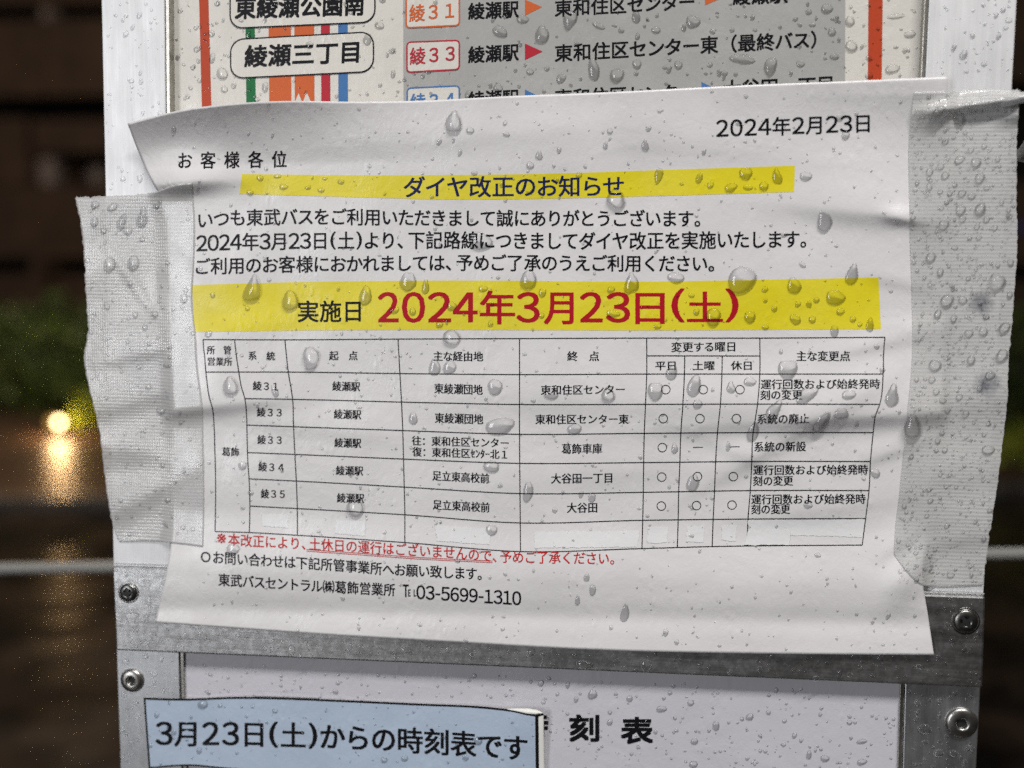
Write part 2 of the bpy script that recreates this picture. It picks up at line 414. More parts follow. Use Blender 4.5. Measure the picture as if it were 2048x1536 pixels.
# garden lamp
YL = 8.6
lp = P(118, 845, -YL); lamp = empty('garden_lamp', (float(lp[0]), YL, 0))
glow = bpy.data.materials.new('lamp_glow'); glow.use_nodes = True
e = pb(glow); e.inputs['Emission Color'].default_value = (1.0, .72, .36, 1); e.inputs['Emission Strength'].default_value = 80
def uvs(name, c, r, mt, parent, seg=16, rings=10, sc=(1, 1, 1)):
    v, f = [], []
    for j in range(rings + 1):
        th = math.pi * j / rings
        for i in range(seg):
            ph = 2 * math.pi * i / seg
            v.append((c[0] + r * sc[0] * math.sin(th) * math.cos(ph), c[1] + r * sc[1] * math.sin(th) * math.sin(ph), c[2] + r * sc[2] * math.cos(th)))
    for j in range(rings):
        for i in range(seg):
            a = j * seg + i; b2 = j * seg + (i + 1) % seg
            f.append((a, a + seg, b2 + seg, b2))
    return part(name, v, f, mt, parent, True)
glow.cycles.emission_sampling = 'NONE'
uvs('bulb', lp, .028, glow, lamp)
halo_m = bpy.data.materials.new('halo_glow'); halo_m.use_nodes = True; halo_m.cycles.emission_sampling = 'NONE'
_t = halo_m.node_tree; _e = _t.nodes.new('ShaderNodeEmission'); _e.inputs[0].default_value = (1, .55, .12, 1); _e.inputs[1].default_value = 2.2
_tr = _t.nodes.new('ShaderNodeBsdfTransparent'); _m = _t.nodes.new('ShaderNodeMixShader'); _m.inputs[0].default_value = .22
_t.links.new(_tr.outputs[0], _m.inputs[1]); _t.links.new(_e.outputs[0], _m.inputs[2]); _t.links.new(_m.outputs[0], _t.nodes['Material Output'].inputs[0])
uvs('lamp_halo', lp + np.array([-.03, 0, 0]), .062, halo_m, lamp)  # glowing shell, shifted left, imitates the yellow halo round the lamp
point('garden_lamp_light', tuple(lp), 34, (1.0, .60, .27), .05)
box('post', lp[0] - .035, lp[0] + .035, YL - .035, YL + .035, 0, lp[2] - .05, M['dark'], lamp)
box('cap', lp[0] - .05, lp[0] + .05, YL - .05, YL + .05, lp[2] + .045, lp[2] + .06, M['dark'], lamp)
tag(lamp, 'low garden lamp glowing warm white in front of the bushes at the left', 'lamp')
lb = P(172, 822, -YL - .1)
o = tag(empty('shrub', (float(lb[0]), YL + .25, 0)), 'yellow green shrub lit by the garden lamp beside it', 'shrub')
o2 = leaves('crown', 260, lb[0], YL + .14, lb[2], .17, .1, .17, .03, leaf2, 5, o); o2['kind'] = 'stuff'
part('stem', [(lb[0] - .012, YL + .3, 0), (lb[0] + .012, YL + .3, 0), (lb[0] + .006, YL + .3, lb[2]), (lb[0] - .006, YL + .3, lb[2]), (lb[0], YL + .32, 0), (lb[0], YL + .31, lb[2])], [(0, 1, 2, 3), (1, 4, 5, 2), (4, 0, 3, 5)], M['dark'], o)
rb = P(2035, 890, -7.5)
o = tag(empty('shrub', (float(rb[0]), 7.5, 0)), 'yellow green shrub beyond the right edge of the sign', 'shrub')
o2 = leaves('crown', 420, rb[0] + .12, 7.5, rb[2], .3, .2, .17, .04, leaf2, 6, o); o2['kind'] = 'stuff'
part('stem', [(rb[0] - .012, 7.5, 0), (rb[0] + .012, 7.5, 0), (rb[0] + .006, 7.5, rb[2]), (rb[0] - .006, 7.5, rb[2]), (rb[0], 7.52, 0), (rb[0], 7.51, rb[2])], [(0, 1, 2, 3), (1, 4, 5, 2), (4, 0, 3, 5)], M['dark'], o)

rail_m = mat('pale_rail_paint', (.30, .30, .285), .45)
def rod(name, a, b, r, m, parent=None, n=12):
    a, b = np.array(a), np.array(b); d = (b - a) / np.linalg.norm(b - a); u = np.cross(d, (0, 0, 1)); u /= np.linalg.norm(u); w_ = np.cross(u, d)
    v = [p + r * (math.cos(t) * u + math.sin(t) * w_) for p in (a, b) for t in np.linspace(0, 2 * math.pi, n + 1)[:-1]]
    f = [(i, (i + 1) % n, n + (i + 1) % n, n + i) for i in range(n)] + [tuple(range(n))[::-1], tuple(range(n, 2 * n))]
    return part(name, v, f, m, parent, True) if parent is not None else mesh(name, v, f, m, None, True)
tag(rod('guard_rail', P(-900, 1150, -.26), P(3000, 1093, -.26), .0036, rail_m), 'thin pale horizontal guard rail running just behind the sign', 'guard rail')
# ================================================================== THE SIGN
sign = tag(empty('bus_stop_sign', (0, .03, 0)), 'aluminium framed bus stop sign with screwed crossbar and wet timetable panels', 'sign')
HP = -0.0045                                   # poster depth
HB = 0.0034                                    # crossbar front
HL = -0.0008                                   # lower frame front
HPL = -0.0022                                  # lower panel
# upper frame
slab('upper_frame_stile', [(199, -160), (327, -160), (343, 1200), (228, 1200)], -.016, 0, M['alu_white'], sign)
slab('frame_lip', [(329, -160), (337, -160), (350, 1200), (343.5, 1200)], -.016, -.0004, M['alu_inner'], sign, .0002)
slab('upper_frame_stile', [(1866, -160), (2043, -160), (1966, 1210), (1800, 1210)], -.016, 0, M['alu_white'], sign)
slab('frame_lip', [(1857, -160), (1864.5, -160), (1799, 1210), (1791, 1210)], -.016, -.0004, M['alu_inner'], sign, .0002)
slab('backing_board', [(210, -150), (2030, -150), (1955, 1200), (235, 1150)], -.020, -.017, M['alu_low'], sign, 0)
# poster
PQ = [(325, -140), (1870, -140), (1815, 1150), (352, 1150)]
def cst(h): return lambda x, y: np.full(np.shape(x), h)
post = empty('route_poster', tuple(P(1000, 600, HP)))
tag(post, 'cream route map poster behind the notice at the top of the sign', 'poster')
slab('poster_sheet', PQ, HP - .001, HP, M['poster'], post, 0)
def flat(name, poly, h, m, parent, smoothn=None):
    q = np.array(poly, float); v = P(q[:, 0], q[:, 1], h)
    return part(name, v, [tuple(range(len(q)))[::-1]], m, parent)
flat('grey_panel', [(806, -120), (1691, -120), (1689, 420), (808, 420)], HP + .0001, M['poster_grey'], post)
flat('red_border', [(395, -120), (413.5, -120), (424, 260), (405, 260)], HP + .0001, M['map_red'], post)
flat('red_border', [(1738, -120), (1767, -120), (1762, 260), (1735, 260)], HP + .0001, M['map_red'], post)
for nme, mt_, a0, a1, b0, b1 in (('route_stripe', 'green', 490, 508, 493, 512), ('route_stripe', 'orange', 536, 581, 539, 583), ('route_stripe', 'orange', 588, 628, 590, 629),
                       ('route_stripe', 'crimson', 641, 659, 643, 661), ('route_stripe', 'blue', 676, 695, 677, 696)):
    flat(nme, [(a0, -60), (a1, -60), (b1, 250), (b0, 250)], HP + .0001, M[mt_], post)

flat('arrow_notch', [(590, 204), (597, 186), (604, 204)], HP + .00015, M['poster'], post); flat('arrow_notch', [(606, 204), (613, 184), (622, 204)], HP + .00015, M['poster'], post)
def rrect(x0, x1, yl0, yl1, yr0, yr1, r, n=7):
    """rounded box with tilted top/bottom; returns outline points"""
    out = []
    def yy(x, a, b): return a + (b - a) * (x - x0) / (x1 - x0)
    for cx, sx, a0 in ((x1 - r, 1, -90), (x1 - r, 1, 0), (x0 + r, -1, 90), (x0 + r, -1, 180)):
        for i in range(n + 1):
            t = R(a0 + 90 * i / n); x = cx + r * math.cos(t)
            top = a0 in (-90, 180)
            y = (yy(x, yl0, yr0) + r if top else yy(x, yl1, yr1) - r) + r * math.sin(t)
            out.append((x, y))
    return np.array(out)
def ring(name, pts, w, h, m, parent, fill=None):
    c = pts.mean(0); d = pts - c; nr = np.roll(pts, -1, 0) - np.roll(pts, 1, 0); nr = np.stack([nr[:, 1], -nr[:, 0]], -1)
    nr /= np.linalg.norm(nr, axis=1)[:, None] + 1e-9
    inn = pts - nr * w
    n = len(pts); v = np.vstack([P(pts[:, 0], pts[:, 1], h), P(inn[:, 0], inn[:, 1], h)])
    if fill is not None:
        part(name + '_field', P(inn[:, 0], inn[:, 1], h - .00005), [tuple(range(n))[::-1]], fill, parent)
    return part(name, v, [(i, n + i, n + (i + 1) % n, (i + 1) % n) for i in range(n)], m, parent)
ring('stop_name_box', rrect(460, 748, 78, 158, 62, 144, 27), 2.6, HP + .0003, M['black'], post, M['poster'])
ring('stop_name_box', rrect(459, 751, -32, 58, -46, 45, 27), 2.6, HP + .0003, M['black'], post, M['poster'])
ring('route_badge', rrect(811, 920, -22, 57, -26, 52, 9, 4), 3.0, HP + .0003, M['orange'], post, M['poster'])
ring('route_badge', rrect(812.5, 920, 83, 146, 79, 140, 9, 4), 3.0, HP + .0003, M['crimson'], post, M['poster'])
ring('route_badge', rrect(813, 920, 175, 238, 170, 232, 9, 4), 3.0, HP + .0003, M['blue'], post, M['poster'])
for tri, c in (([(1050, -1), (1084, 14), (1050, 31)], 'orange'), ([(1050, 87), (1085, 103), (1050, 120)], 'crimson'), ([(1050, 179), (1085, 196), (1050, 212)], 'blue'),
               ([(1410, -20), (1444, -4), (1410, 10)], 'orange'), ([(1403, 164), (1437, 180), (1403, 196)], 'blue')):
    flat('arrow_mark', tri, HP + .0002, M[c], post)

# ------------------------------------------------------------------ lettering
_gc = {}
def glyph(c, off):
    kk = (c, off)
    if kk not in _gc:
        cu = bpy.data.curves.new('glyph', 'FONT'); cu.body = c; cu.size = 1; cu.resolution_u = 3
        o = bpy.data.objects.new('glyph', cu); me = bpy.data.meshes.new_from_object(o)
        v = np.array([tuple(p.co)[:2] for p in me.vertices], float).reshape(-1, 2); f = [tuple(p.vertices) for p in me.polygons]
        bpy.data.objects.remove(o); bpy.data.curves.remove(cu); bpy.data.meshes.remove(me)
        _gc[kk] = (v, f)
    return _gc[kk]
def is_kana(c): return 0x3040 <= ord(c) <= 0x30ff
def layout(text, dadv=.64, kadv=.94):
    x = 0; V = []; Fc = []; n = 0
    for c in text:
        dig = c.isascii() and c.isdigit()
        v, f = glyph(chr(ord(c) + 0xfee0) if dig else c, 0)
        v = v.copy()
        if c in ' ': x += .5; continue
        if c == '\u3000': x += 1; continue
        if dig:
            v = v * (1.12, 1.10); adv = dadv; v[:, 0] += (adv - (v[:, 0].min() + v[:, 0].max())) / 2; v[:, 1] -= .02
        elif c in '()':
            v = v * (1.15, 1.0) + (0, .15); adv = .47; v[:, 0] += (adv - (v[:, 0].min() + v[:, 0].max())) / 2
        elif c == '-':
            v = v * (1.3, .9) + (0, .12); adv = .42; v[:, 0] += (adv - (v[:, 0].min() + v[:, 0].max())) / 2
        elif c in '、。': adv = .62
        elif c in '℡': v = v * (1.15, 1.5) + (0, -.42); adv = .85
        elif c in '※': v = v * (1.35, 1.35) + (.05, -.07); adv = 1
        elif 0xff61 <= ord(c) <= 0xff9f: adv = .5
        elif is_kana(c): adv = kadv; v[:, 0] -= (1 - kadv) / 2
        else: adv = 1.0
        v[:, 0] += x; V.append(v); Fc += [tuple(i + n for i in q) for q in f]; n += len(v); x += adv
    return np.vstack(V), Fc
def text(name, s, x0, x1, line, H, hf, m, parent, off=.006, dz=.00012, dbl=0, lean=0., dadv=.64, kadv=.94, label=None):
    """letters between photo columns x0,x1 with their middle on the polyline `line` [(x,y)..]; H = em height in px"""
    v, f = layout(s, dadv, kadv)
    a, b = v[:, 0].min(), v[:, 0].max()
    X = x0 + (v[:, 0] - a) / (b - a) * (x1 - x0)
    ln = np.array(line, float) if not np.isscalar(line) else np.array([(x0, line), (x1, line)], float)
    Y = np.interp(X, ln[:, 0], ln[:, 1]) - (v[:, 1] - .38) * H
    X = X + lean * (v[:, 1] - .38) * H
    vs = []; fs = []
    if dbl: sh = [(-dbl, 0), (dbl, 0)]
    elif off > .012: sh = [(-off, -off), (off, -off), (-off, off), (off, off), (0, 0)]
    elif off > 0: off = off * 1.5 + .004; sh = [(-off, -off * .6), (off, off * .6), (-off, off * .6), (off, -off * .6)]
    else: sh = [(0, 0)]
    for kk_, (kx, ky) in enumerate(sh):
        n = sum(len(q) for q in vs)
        vs.append(P(X + kx * H, Y + ky * H, hf(X, Y) + dz + 6e-6 * kk_)); fs += [tuple(i + n for i in q) for q in f]
    o = part(name, np.vstack(vs), fs, m, parent)
    if label: o['label'] = label
    return o
ph = cst(HP)
BD = .024
text('stop_name_lettering', '綾瀬三丁目', 490, 717, [(490, 113), (717, 103)], 46, ph, M['black'], post, BD, .00035, lean=.04)
text('stop_name_lettering', '東綾瀬公園南', 471, 728, [(471, 16), (728, 8)], 47, ph, M['black'], post, BD, .00035, lean=.04)
text('badge_lettering', '綾３１', 819, 908, [(819, 27), (908, 20)], 37, ph, M['orange'], post, .008, .00035)
text('badge_lettering', '綾３３', 820, 909, [(820, 113), (909, 106)], 37, ph, M['crimson'], post, .008, .00035)
text('badge_lettering', '綾３４', 821, 909, [(821, 205), (909, 199)], 37, ph, M['blue'], post, .008, .00035)
text('route_lettering', '綾瀬駅', 937, 1037, [(937, 23), (1037, 18)], 36, ph, M['black'], post, BD)
text('route_lettering', '綾瀬駅', 937, 1037, [(937, 110), (1037, 104)], 36, ph, M['black'], post, BD)
text('route_lettering', '綾瀬駅', 937, 1037, [(937, 200), (1037, 195)], 36, ph, M['black'], post, BD)
text('route_lettering', '東和住区センター', 1110, 1388, [(1110, 17), (1388, 3)], 36, ph, M['black'], post, .02)
text('route_lettering', '綾瀬駅', 1466, 1575, [(1466, -7), (1575, -12)], 38, ph, M['black'], post, BD)
text('route_lettering', '東和住区センター東（最終バス）', 1110, 1632, [(1110, 107), (1411, 90), (1632, 79)], 37, ph, M['black'], post, .02)
text('route_lettering', '東和住区センター', 1110, 1388, [(1110, 196), (1388, 183)], 36, ph, M['black'], post, .02)
text('route_lettering', '大谷田一丁目', 1447, 1664, [(1447, 178), (1664, 168)], 37, ph, M['black'], post, BD)

# lower frame, panel, crossbar
slab('lower_frame_stile', [(232, 1290), (358, 1290), (368, 1700), (246, 1700)], -.016, HL, M['alu_low'], sign)
slab('frame_lip', [(360, 1290), (367, 1290), (377, 1700), (370, 1700)], -.016, HL - .0004, M['alu_inner'], sign, .0002)
slab('lower_frame_stile', [(1811, 1340), (1963, 1340), (1944, 1700), (1801, 1700)], -.016, HL, M['alu_low'], sign)
slab('frame_lip', [(1801, 1340), (1809, 1340), (1799, 1700), (1791, 1700)], -.016, HL - .0004, M['alu_inner'], sign, .0002)
slab('timetable_panel', [(355, 1240), (1815, 1240), (1806, 1700), (366, 1700)], HPL - .002, HPL, M['panel'], sign, 0)
text('panel_lettering', '時', 1037, 1095, 1452, 58, cst(HPL), M['black'], sign, .03)
text('panel_lettering', '刻', 1140, 1197, 1456.5, 56, cst(HPL), M['black'], sign, .03)
text('panel_lettering', '表', 1243, 1305, 1461, 56, cst(HPL), M['black'], sign, .03)
flat('raised_line', [(504, 1388), (512, 1383), (640, 1386), (643, 1392), (636, 1396), (512, 1392)], HPL + .0004, M['panel'], sign)
slab('crossbar', [(224, 1133), (1971, 1193), (1965, 1376), (232, 1301)], -.004, HB, M['alu'], sign, .0007)
slab('crossbar_flange', [(226, 1131.5), (1969, 1190.5), (1970, 1187), (226, 1128)], -.012, HB - .0016, M['alu_low'], sign, .0002)
def round_plate(name, cx, cy, r, prof, mt, parent, h0, seg=28):
    """lathe around the board normal: prof = [(radius factor, height m)..]"""
    v, f = [], []
    c = P(cx, cy, h0)
    for rr, hh in prof:
        for i in range(seg):
            t = 2 * math.pi * i / seg
            v.append((c[0] + r * MM * rr * math.cos(t), -(h0 + hh), c[2] + r * MM * rr * math.sin(t)))
    for j in range(len(prof) - 1):
        for i in range(seg):
            a = j * seg + i; b = j * seg + (i + 1) % seg
            f.append((a, b, b + seg, a + seg))
    f.append(tuple(range((len(prof) - 1) * seg, len(prof) * seg)))
    return part(name, v, f, mt, parent, True)
def cross(name, cx, cy, r, rot, h, mt, parent):
    w = .26; pts = []
    for k_ in range(4):
        t = rot + k_ * math.pi / 2; c, s_ = math.cos(t), math.sin(t)
        for x, y in ((w, w), (1, w * .8), (1, -w * .8), (w, -w)) if k_ % 1 == 0 else (): pts.append((x * c + y * s_, x * s_ - y * c)) 
    pts = sorted(set((round(a, 4), round(b, 4)) for a, b in pts), key=lambda p: math.atan2(p[1], p[0]))
    c0 = P(cx, cy, h)
    n = len(pts)
    v = [(c0[0] + a * r * MM, -h, c0[2] + b * r * MM) for a, b in pts] + [(c0[0] + a * r * MM * .72, -h + .0011, c0[2] + b * r * MM * .72) for a, b in pts]
    f = [(i, (i + 1) % n, n + (i + 1) % n, n + i) for i in range(n)] + [tuple(range(n, 2 * n))]
    return part(name, v, f, mt, parent)
def screw(cx, cy, r, rot, lab):
    s = round_plate('screw', cx, cy, r, [(1.16, .00002), (1.13, .0003), (1.0, -.0002), (.97, .0004), (.85, .0008), (.55, .0011), (.42, .0011), (.30, .0002), (.0, -.0004)], M['screw'], sign, HB)
    s['label'] = lab
    # four dark facets laid on the head, painting the recess shade
    c0 = P(cx, cy, HB)
    v, f = [], []
    for k_ in range(4):
        t = rot + k_ * math.pi / 2
        for (a, b, hh) in ((.0, .16, .00125), (.62, .13, .00115), (.62, -.13, .00115), (.0, -.16, .00125)):
            v.append((c0[0] + r * MM * (a * math.cos(t) - b * math.sin(t)), -(HB + hh), c0[2] + r * MM * (a * math.sin(t) + b * math.cos(t))))
        f.append((4 * k_, 4 * k_ + 1, 4 * k_ + 2, 4 * k_ + 3))
    part('recess_shade_cross', v, f, M['dark'], s)
screw(257, 1185, 20, .15, 'dark cross head screw at the left end of the crossbar')
screw(1931, 1242, 23, .7, 'dark cross head screw at the right end of the crossbar')
def rivet(cx, cy, r, lab):
    s = round_plate('rivet', cx, cy, r, [(1.0, .0), (1.0, .0005), (.93, .0011), (.75, .0015), (.5, .0017), (.36, .0016), (.30, .0008), (.28, .0003)], M['rivet'], sign, HL)
    round_plate('rivet_hole', cx, cy, r * .3, [(1, .0004), (.01, .0004)], M['dark'], s, HL)
    s['label'] = lab
rivet(265, 1360, 26, 'dome rivet on the left lower stile'); rivet(1922, 1445, 31, 'dome rivet on the right lower stile')

# ================================================================== THE NOTICE
def bumpf(x, y, cx, cy, sx, sy, rot, amp):
    t = R(rot); dx = x - cx; dy = y - cy
    a = dx * math.cos(t) + dy * math.sin(t); b = -dx * math.sin(t) + dy * math.cos(t)
    return amp * np.exp(-.5 * ((a / sx) ** 2 + (b / sy) ** 2))
def wedge(x, y, cx, cy, lx, rot, up, dn, amp):
    """crease: rises softly over `up` px then falls over `dn` px (along its short axis)"""
    t = R(rot); dx = x - cx; dy = y - cy
    a = dx * math.cos(t) + dy * math.sin(t); b = -dx * math.sin(t) + dy * math.cos(t)
    prof = np.where(b < 0, np.exp(-.5 * (b / up) ** 2), np.exp(-.5 * (b / dn) ** 2))
    return amp * prof * np.exp(-.5 * (a / lx) ** 2)
def hn(x, y):
    x = np.asarray(x, float); y = np.asarray(y, float)
    h = .0012 + .0032 * ss(1030, 1165, y + (1000 - x) * .03)
    # upper left corner springs forward, fading along the top edge
    lift = np.clip((335 - y - .02 * (x - 300)) / 110, 0, 1.3) ** 1.4
    h = h + .0085 * lift * (1 - .75 * ss(450, 900, x)) 
    h += .0012 * np.clip((260 - y) / 70, 0, 1) ** 1.5 * ss(1500, 1850, x)
    # pinch beside the left tape
    h += wedge(x, y, 372, 362, 62, -4, 34, 16, .0038)
    h += bumpf(x, y, 372, 420, 70, 34, 0, -.0004)
    # broad sag below the heading and long horizontal waves
    h += bumpf(x, y, 1010, 300, 330, 60, -3, .0016)
    h += bumpf(x, y, 420, 520, 60, 120, 0, .0006)
    h += bumpf(x, y, 460, 660, 90, 22, -10, .0006)
    h += wedge(x, y, 400, 812, 110, -6, 60, 14, .0024)
    h += wedge(x, y, 430, 700, 60, -8, 30, 40, .0008)
    # ridge on the right at the table
    h += wedge(x, y, 1730, 828, 260, -3, 70, 18, .0032)
    h += wedge(x, y, 1560, 880, 150, -30, 30, 14, .0014)
    h += wedge(x, y, 1720, 420, 110, 6, 55, 20, .0021)
    h += wedge(x, y, 1800, 436, 26, 10, 16, 7, .0014)
    h += wedge(x, y, 1300, 800, 260, 2, 50, 26, .0011)
    h += wedge(x, y, 1745, 690, 60, -12, 16, 10, .0007)
    h += wedge(x, y, 1820, 655, 60, 0, 14, 22, .0006)
    h += wedge(x, y, 1770, 905, 60, -20, 26, 10, .0009)
    h += wedge(x, y, 1795, 1085, 34, -35, 26, 12, .0012)
    h += wedge(x, y, 1790, 560, 40, 14, 20, 10, .0006) + wedge(x, y, 1660, 1010, 120, -8, 34, 18, .0008) + wedge(x, y, 1480, 905, 70, 24, 22, 12, .0006) + wedge(x, y, 1250, 940, 160, -4, 40, 22, .0006) + wedge(x, y, 640, 850, 130, 7, 36, 18, .0007) + wedge(x, y, 900, 270, 200, -5, 30, 20, .0006) + wedge(x, y, 1500, 300, 140, 5, 34, 22, .0006)
    h += bumpf(x, y, 1815, 1150, 26, 44, 30, .0030)
    h += bumpf(x, y, 700, 960, 260, 70, 4, .0006) + bumpf(x, y, 1150, 1080, 300, 50, 0, .0005)
    # lower edge: rolls out gently
    e_ = np.clip((y - (1218 + .018 * (x - 300))) / 70, 0, 1.3)
    h += .0011 * e_ ** 1.5 * (.5 + .5 * ss(400, 900, x)) - .0007 * np.exp(-.5 * ((y - 1215 - .02 * (x - 300)) / 16) ** 2)
    # slight cockle of soaked paper
    h += .00022 * np.sin(x / 61 + y / 140) * np.sin(y / 43 - x / 190) + .0001 * np.sin(x / 29 + 1.3) * np.sin(y / 71 + x / 250)
    return h
n_top = [(255, 247), (300, 235), (340, 225), (460, 208), (560, 202.5), (700, 203.5), (850, 201), (1000, 193), (1200, 185), (1500, 170), (1700, 162), (1895, 153)]
n_bot = [(310, 1245), (600, 1266), (900, 1284), (1200, 1300), (1500, 1307), (1700, 1309), (1868, 1310)]
n_left = [(255, 247), (275, 300), (297, 350), (322, 400), (333, 450), (338, 600), (342, 750), (346, 900), (346, 1050), (335, 1130), (310, 1245)]
n_right = [(1895, 153), (1896, 260), (1895, 420), (1893, 560), (1886, 700), (1882, 830), (1866, 960), (1852, 1080), (1845, 1150), (1856, 1230), (1868, 1310)]
NG = coons(n_top, n_bot, n_left, n_right, 330, 230)
notice = sheet('notice_sheet', NG, hn, M['paper'], None, .00018)
tag(notice, 'wet white timetable change notice with yellow bands taped across the sign', 'notice')
notice.location = (0, 0, 0)
def ribbon_band(name, quad, nu, nv, hf, m, parent, dz):
    q = np.array(quad, float); 
    gx = coons([q[0], q[1]], [q[3], q[2]], [q[0], q[3]], [q[1], q[2]], nu, nv) if len(q) == 4 else None
    return sheet(name, gx, lambda x, y: hf(x, y) + dz, m, parent)
def band2(name, top, bot, nu, nv, m, dz=.00007):
    gx = coons(top, bot, [top[0], bot[0]], [top[-1], bot[-1]], nu, nv)
    return sheet(name, gx, lambda x, y: hn(x, y) + dz, m, notice)
b1 = band2('heading_band', [(484, 348), (650, 350), (900, 350), (1100, 347), (1350, 339), (1590, 331)], [(479, 388), (700, 394), (900, 399), (1050, 398), (1350, 391), (1588, 384)], 240, 12, M['yellow'])
b2 = band2('date_band', [(384, 570), (600, 564), (900, 561), (1300, 563), (1550, 559), (1757, 555)], [(389, 664), (600, 661), (900, 660), (1300, 661), (1762, 658)], 300, 24, M['yellow'])
tx = lambda s, x0, x1, line, H, m='black', **kw: text(kw.pop('name', 'lettering'), s, x0, x1, line, H, hn, M[m], notice, **kw)
tx('2024年2月23日', 1433, 1739, [(1433, 257), (1739, 246)], 40, dadv=.72)
tx('お 客 様 各 位', 357, 573, [(357, 321), (573, 318)], 36)
tx('ダイヤ改正のお知らせ', 808, 1247, [(808, 374), (1247, 372)], 45, 'navy', off=.008)
tx('いつも東武バスをご利用いただきまして誠にありがとうございます。', 397, 1400, [(397, 441), (470, 435), (650, 433), (900, 436), (1400, 437)], 36)
tx('2024年3月23日(土)より、下記路線につきましてダイヤ改正を実施いたします。', 393, 1612, [(393, 487), (470, 484), (650, 481), (900, 480), (1200, 482), (1612, 478)], 38)
tx('ご利用のお客様におかれましては、予めご了承のうえご利用ください。', 392, 1428, [(392, 533), (550, 529), (900, 525), (1428, 527)], 36)
tx('実施日', 596, 721, [(596, 623), (721, 622)], 46, off=.014)
for s_, a, b in (('2', 757, 796), ('0', 805, 849), ('2', 857, 901), ('4', 907, 954), ('年', 961, 1029), ('3', 1034, 1078), ('月', 1089, 1146), ('2', 1161, 1204), ('3', 1213, 1259), ('日', 1272, 1328), ('(', 1344, 1368), ('土', 1375, 1445), (')', 1452, 1476)):
    tx(s_, a, b, 615 if s_ not in '()' else 611, {'(': 72, ')': 72, '土': 68}.get(s_, 72), 'red', off=.010, name='date_lettering')
MC = dict(off=-.006, dbl=.022)
def tt(s, x0, x1, y0, y1, H, **kw): tx(s, x0, x1, [(x0, y0), (x1, y1)], H, name='table_lettering', **{**MC, **kw})
tt('所　管', 414, 462, 700, 700, 18.5); tt('営業所', 415.5, 464, 722.5, 723.5, 18)
tt('系　統', 497, 550, 711, 712, 19); tt('起　点', 658.5, 715, 711, 711, 20); tt('主な経由地', 867, 966, 712, 713, 21)
tt('終　点', 1135, 1198, 712, 712.5, 21); tt('変更する曜日', 1343, 1470, 694, 693, 21.5)
tt('平日', 1311, 1351, 731.5, 731, 20); tt('土曜', 1386, 1429, 731, 731, 20); tt('休日', 1462, 1503, 731, 731, 20)
tt('主な変更点', 1593, 1700, 712, 712, 22)
tt('綾３１', 506, 556, 771, 773, 20); tt('綾３３', 514, 563, 824, 825, 20); tt('綾３３', 515, 563, 879, 880, 20)
tt('綾３４', 517, 567, 933, 935, 20); tt('綾３５', 522, 569, 987, 988, 20)
for x0, x1, y in ((665, 720, 772.5), (668, 722, 828.5), (669, 722, 885.5), (672, 726, 941), (674, 728, 996)): tt('綾瀬駅', x0, x1, y - .6, y + .8, 20.5)
tt('東綾瀬団地', 869, 965, 776.5, 779.5, 22); tt('東綾瀬団地', 870, 966, 835.5, 838.5, 22)
tt('往：東和住区センター', 824, 1017, 881, 886, 20.5, kadv=1.0)
tt('復：東和住区ｾﾝﾀｰ北１', 825, 1014, 903, 909, 20.5)
tt('足立東高校前', 865, 978, 951, 957, 21.5); tt('足立東高校前', 866, 979, 1009, 1015, 21.5)
tt('葛飾', 444, 478, 903, 904, 19)
tt('東和住区センター', 1082, 1249, 780, 778.5, 21, kadv=1.0); tt('東和住区センター東', 1071, 1257, 838.5, 838, 21, kadv=1.0)
tt('葛飾車庫', 1123.5, 1204, 897.5, 897, 22); tt('大谷田一丁目', 1102.5, 1224, 957, 955.5, 22); tt('大谷田', 1134, 1194, 1015.5, 1015, 22)
for (x0, x1, y, z0, z1, w) in ((1522, 1760, 768.5, 1521, 1604.5, 790), (1507, 1736, 940, 1506.5, 1586, 962), (1503, 1731, 998.5, 1503, 1580, 1018.5)):
    tt('運行回数および始終発時', x0, x1, y, y - 1, 21.5, kadv=1.0); tt('刻の変更', z0, z1, w, w - 1, 21.5, kadv=1.0)
tt('系統の廃止', 1515, 1618, 838, 837, 21.5, kadv=1.0); tt('系統の新設', 1509, 1612, 893.5, 892.5, 21.5, kadv=1.0)
# circles and dashes of the table
def circ(cx, cy, r, w=1.5):
    t = np.linspace(0, 2 * math.pi, 29)[:-1]; n = 28
    X = np.r_[cx + (r + w / 2) * np.cos(t), cx + (r - w / 2) * np.cos(t)]; Y = np.r_[cy + (r + w / 2) * np.sin(t), cy + (r - w / 2) * np.sin(t)]
    part('circle_mark', P(X, Y, hn(X, Y) + .00012), [(i, n + i, n + (i + 1) % n, (i + 1) % n) for i in range(n)], M['black'], notice)
for c in ((1331.5, 779), (1406.5, 779), (1480, 779), (1326.5, 837), (1400, 837), (1473, 837), (1324.6, 895), (1323.5, 954), (1395, 953), (1466.7, 953), (1322.7, 1012), (1393, 1011), (1464, 1010)):
    circ(c[0], c[1], 8.6)
def line(name, pl, w, m, hf=hn, parent=None, dz=.00011, vertical=False):
    pl = np.array(pl, float); L_ = np.hypot(*np.diff(pl, axis=0).T).sum(); n = max(2, int(L_ / 5))
    c = resample(pl, n) if len(pl) > 2 else np.linspace(pl[0], pl[1], n)
    t = np.gradient(c, axis=0); t /= np.linalg.norm(t, axis=1)[:, None]; nn = np.stack([-t[:, 1], t[:, 0]], -1) * w / 2
    a, b = c + nn, c - nn
    X = np.r_[a[:, 0], b[:, 0]]; Y = np.r_[a[:, 1], b[:, 1]]
    return part(name, P(X, Y, hf(X, Y) + dz), [(i, i + 1, n + i + 1, n + i) for i in range(n - 1)], m, parent or notice)
line('dash_mark', [(1386, 894.7), (1406, 894.5)], 1.4, M['black']); line('dash_mark', [(1460, 893.6), (1479, 893.4)], 1.4, M['black'])
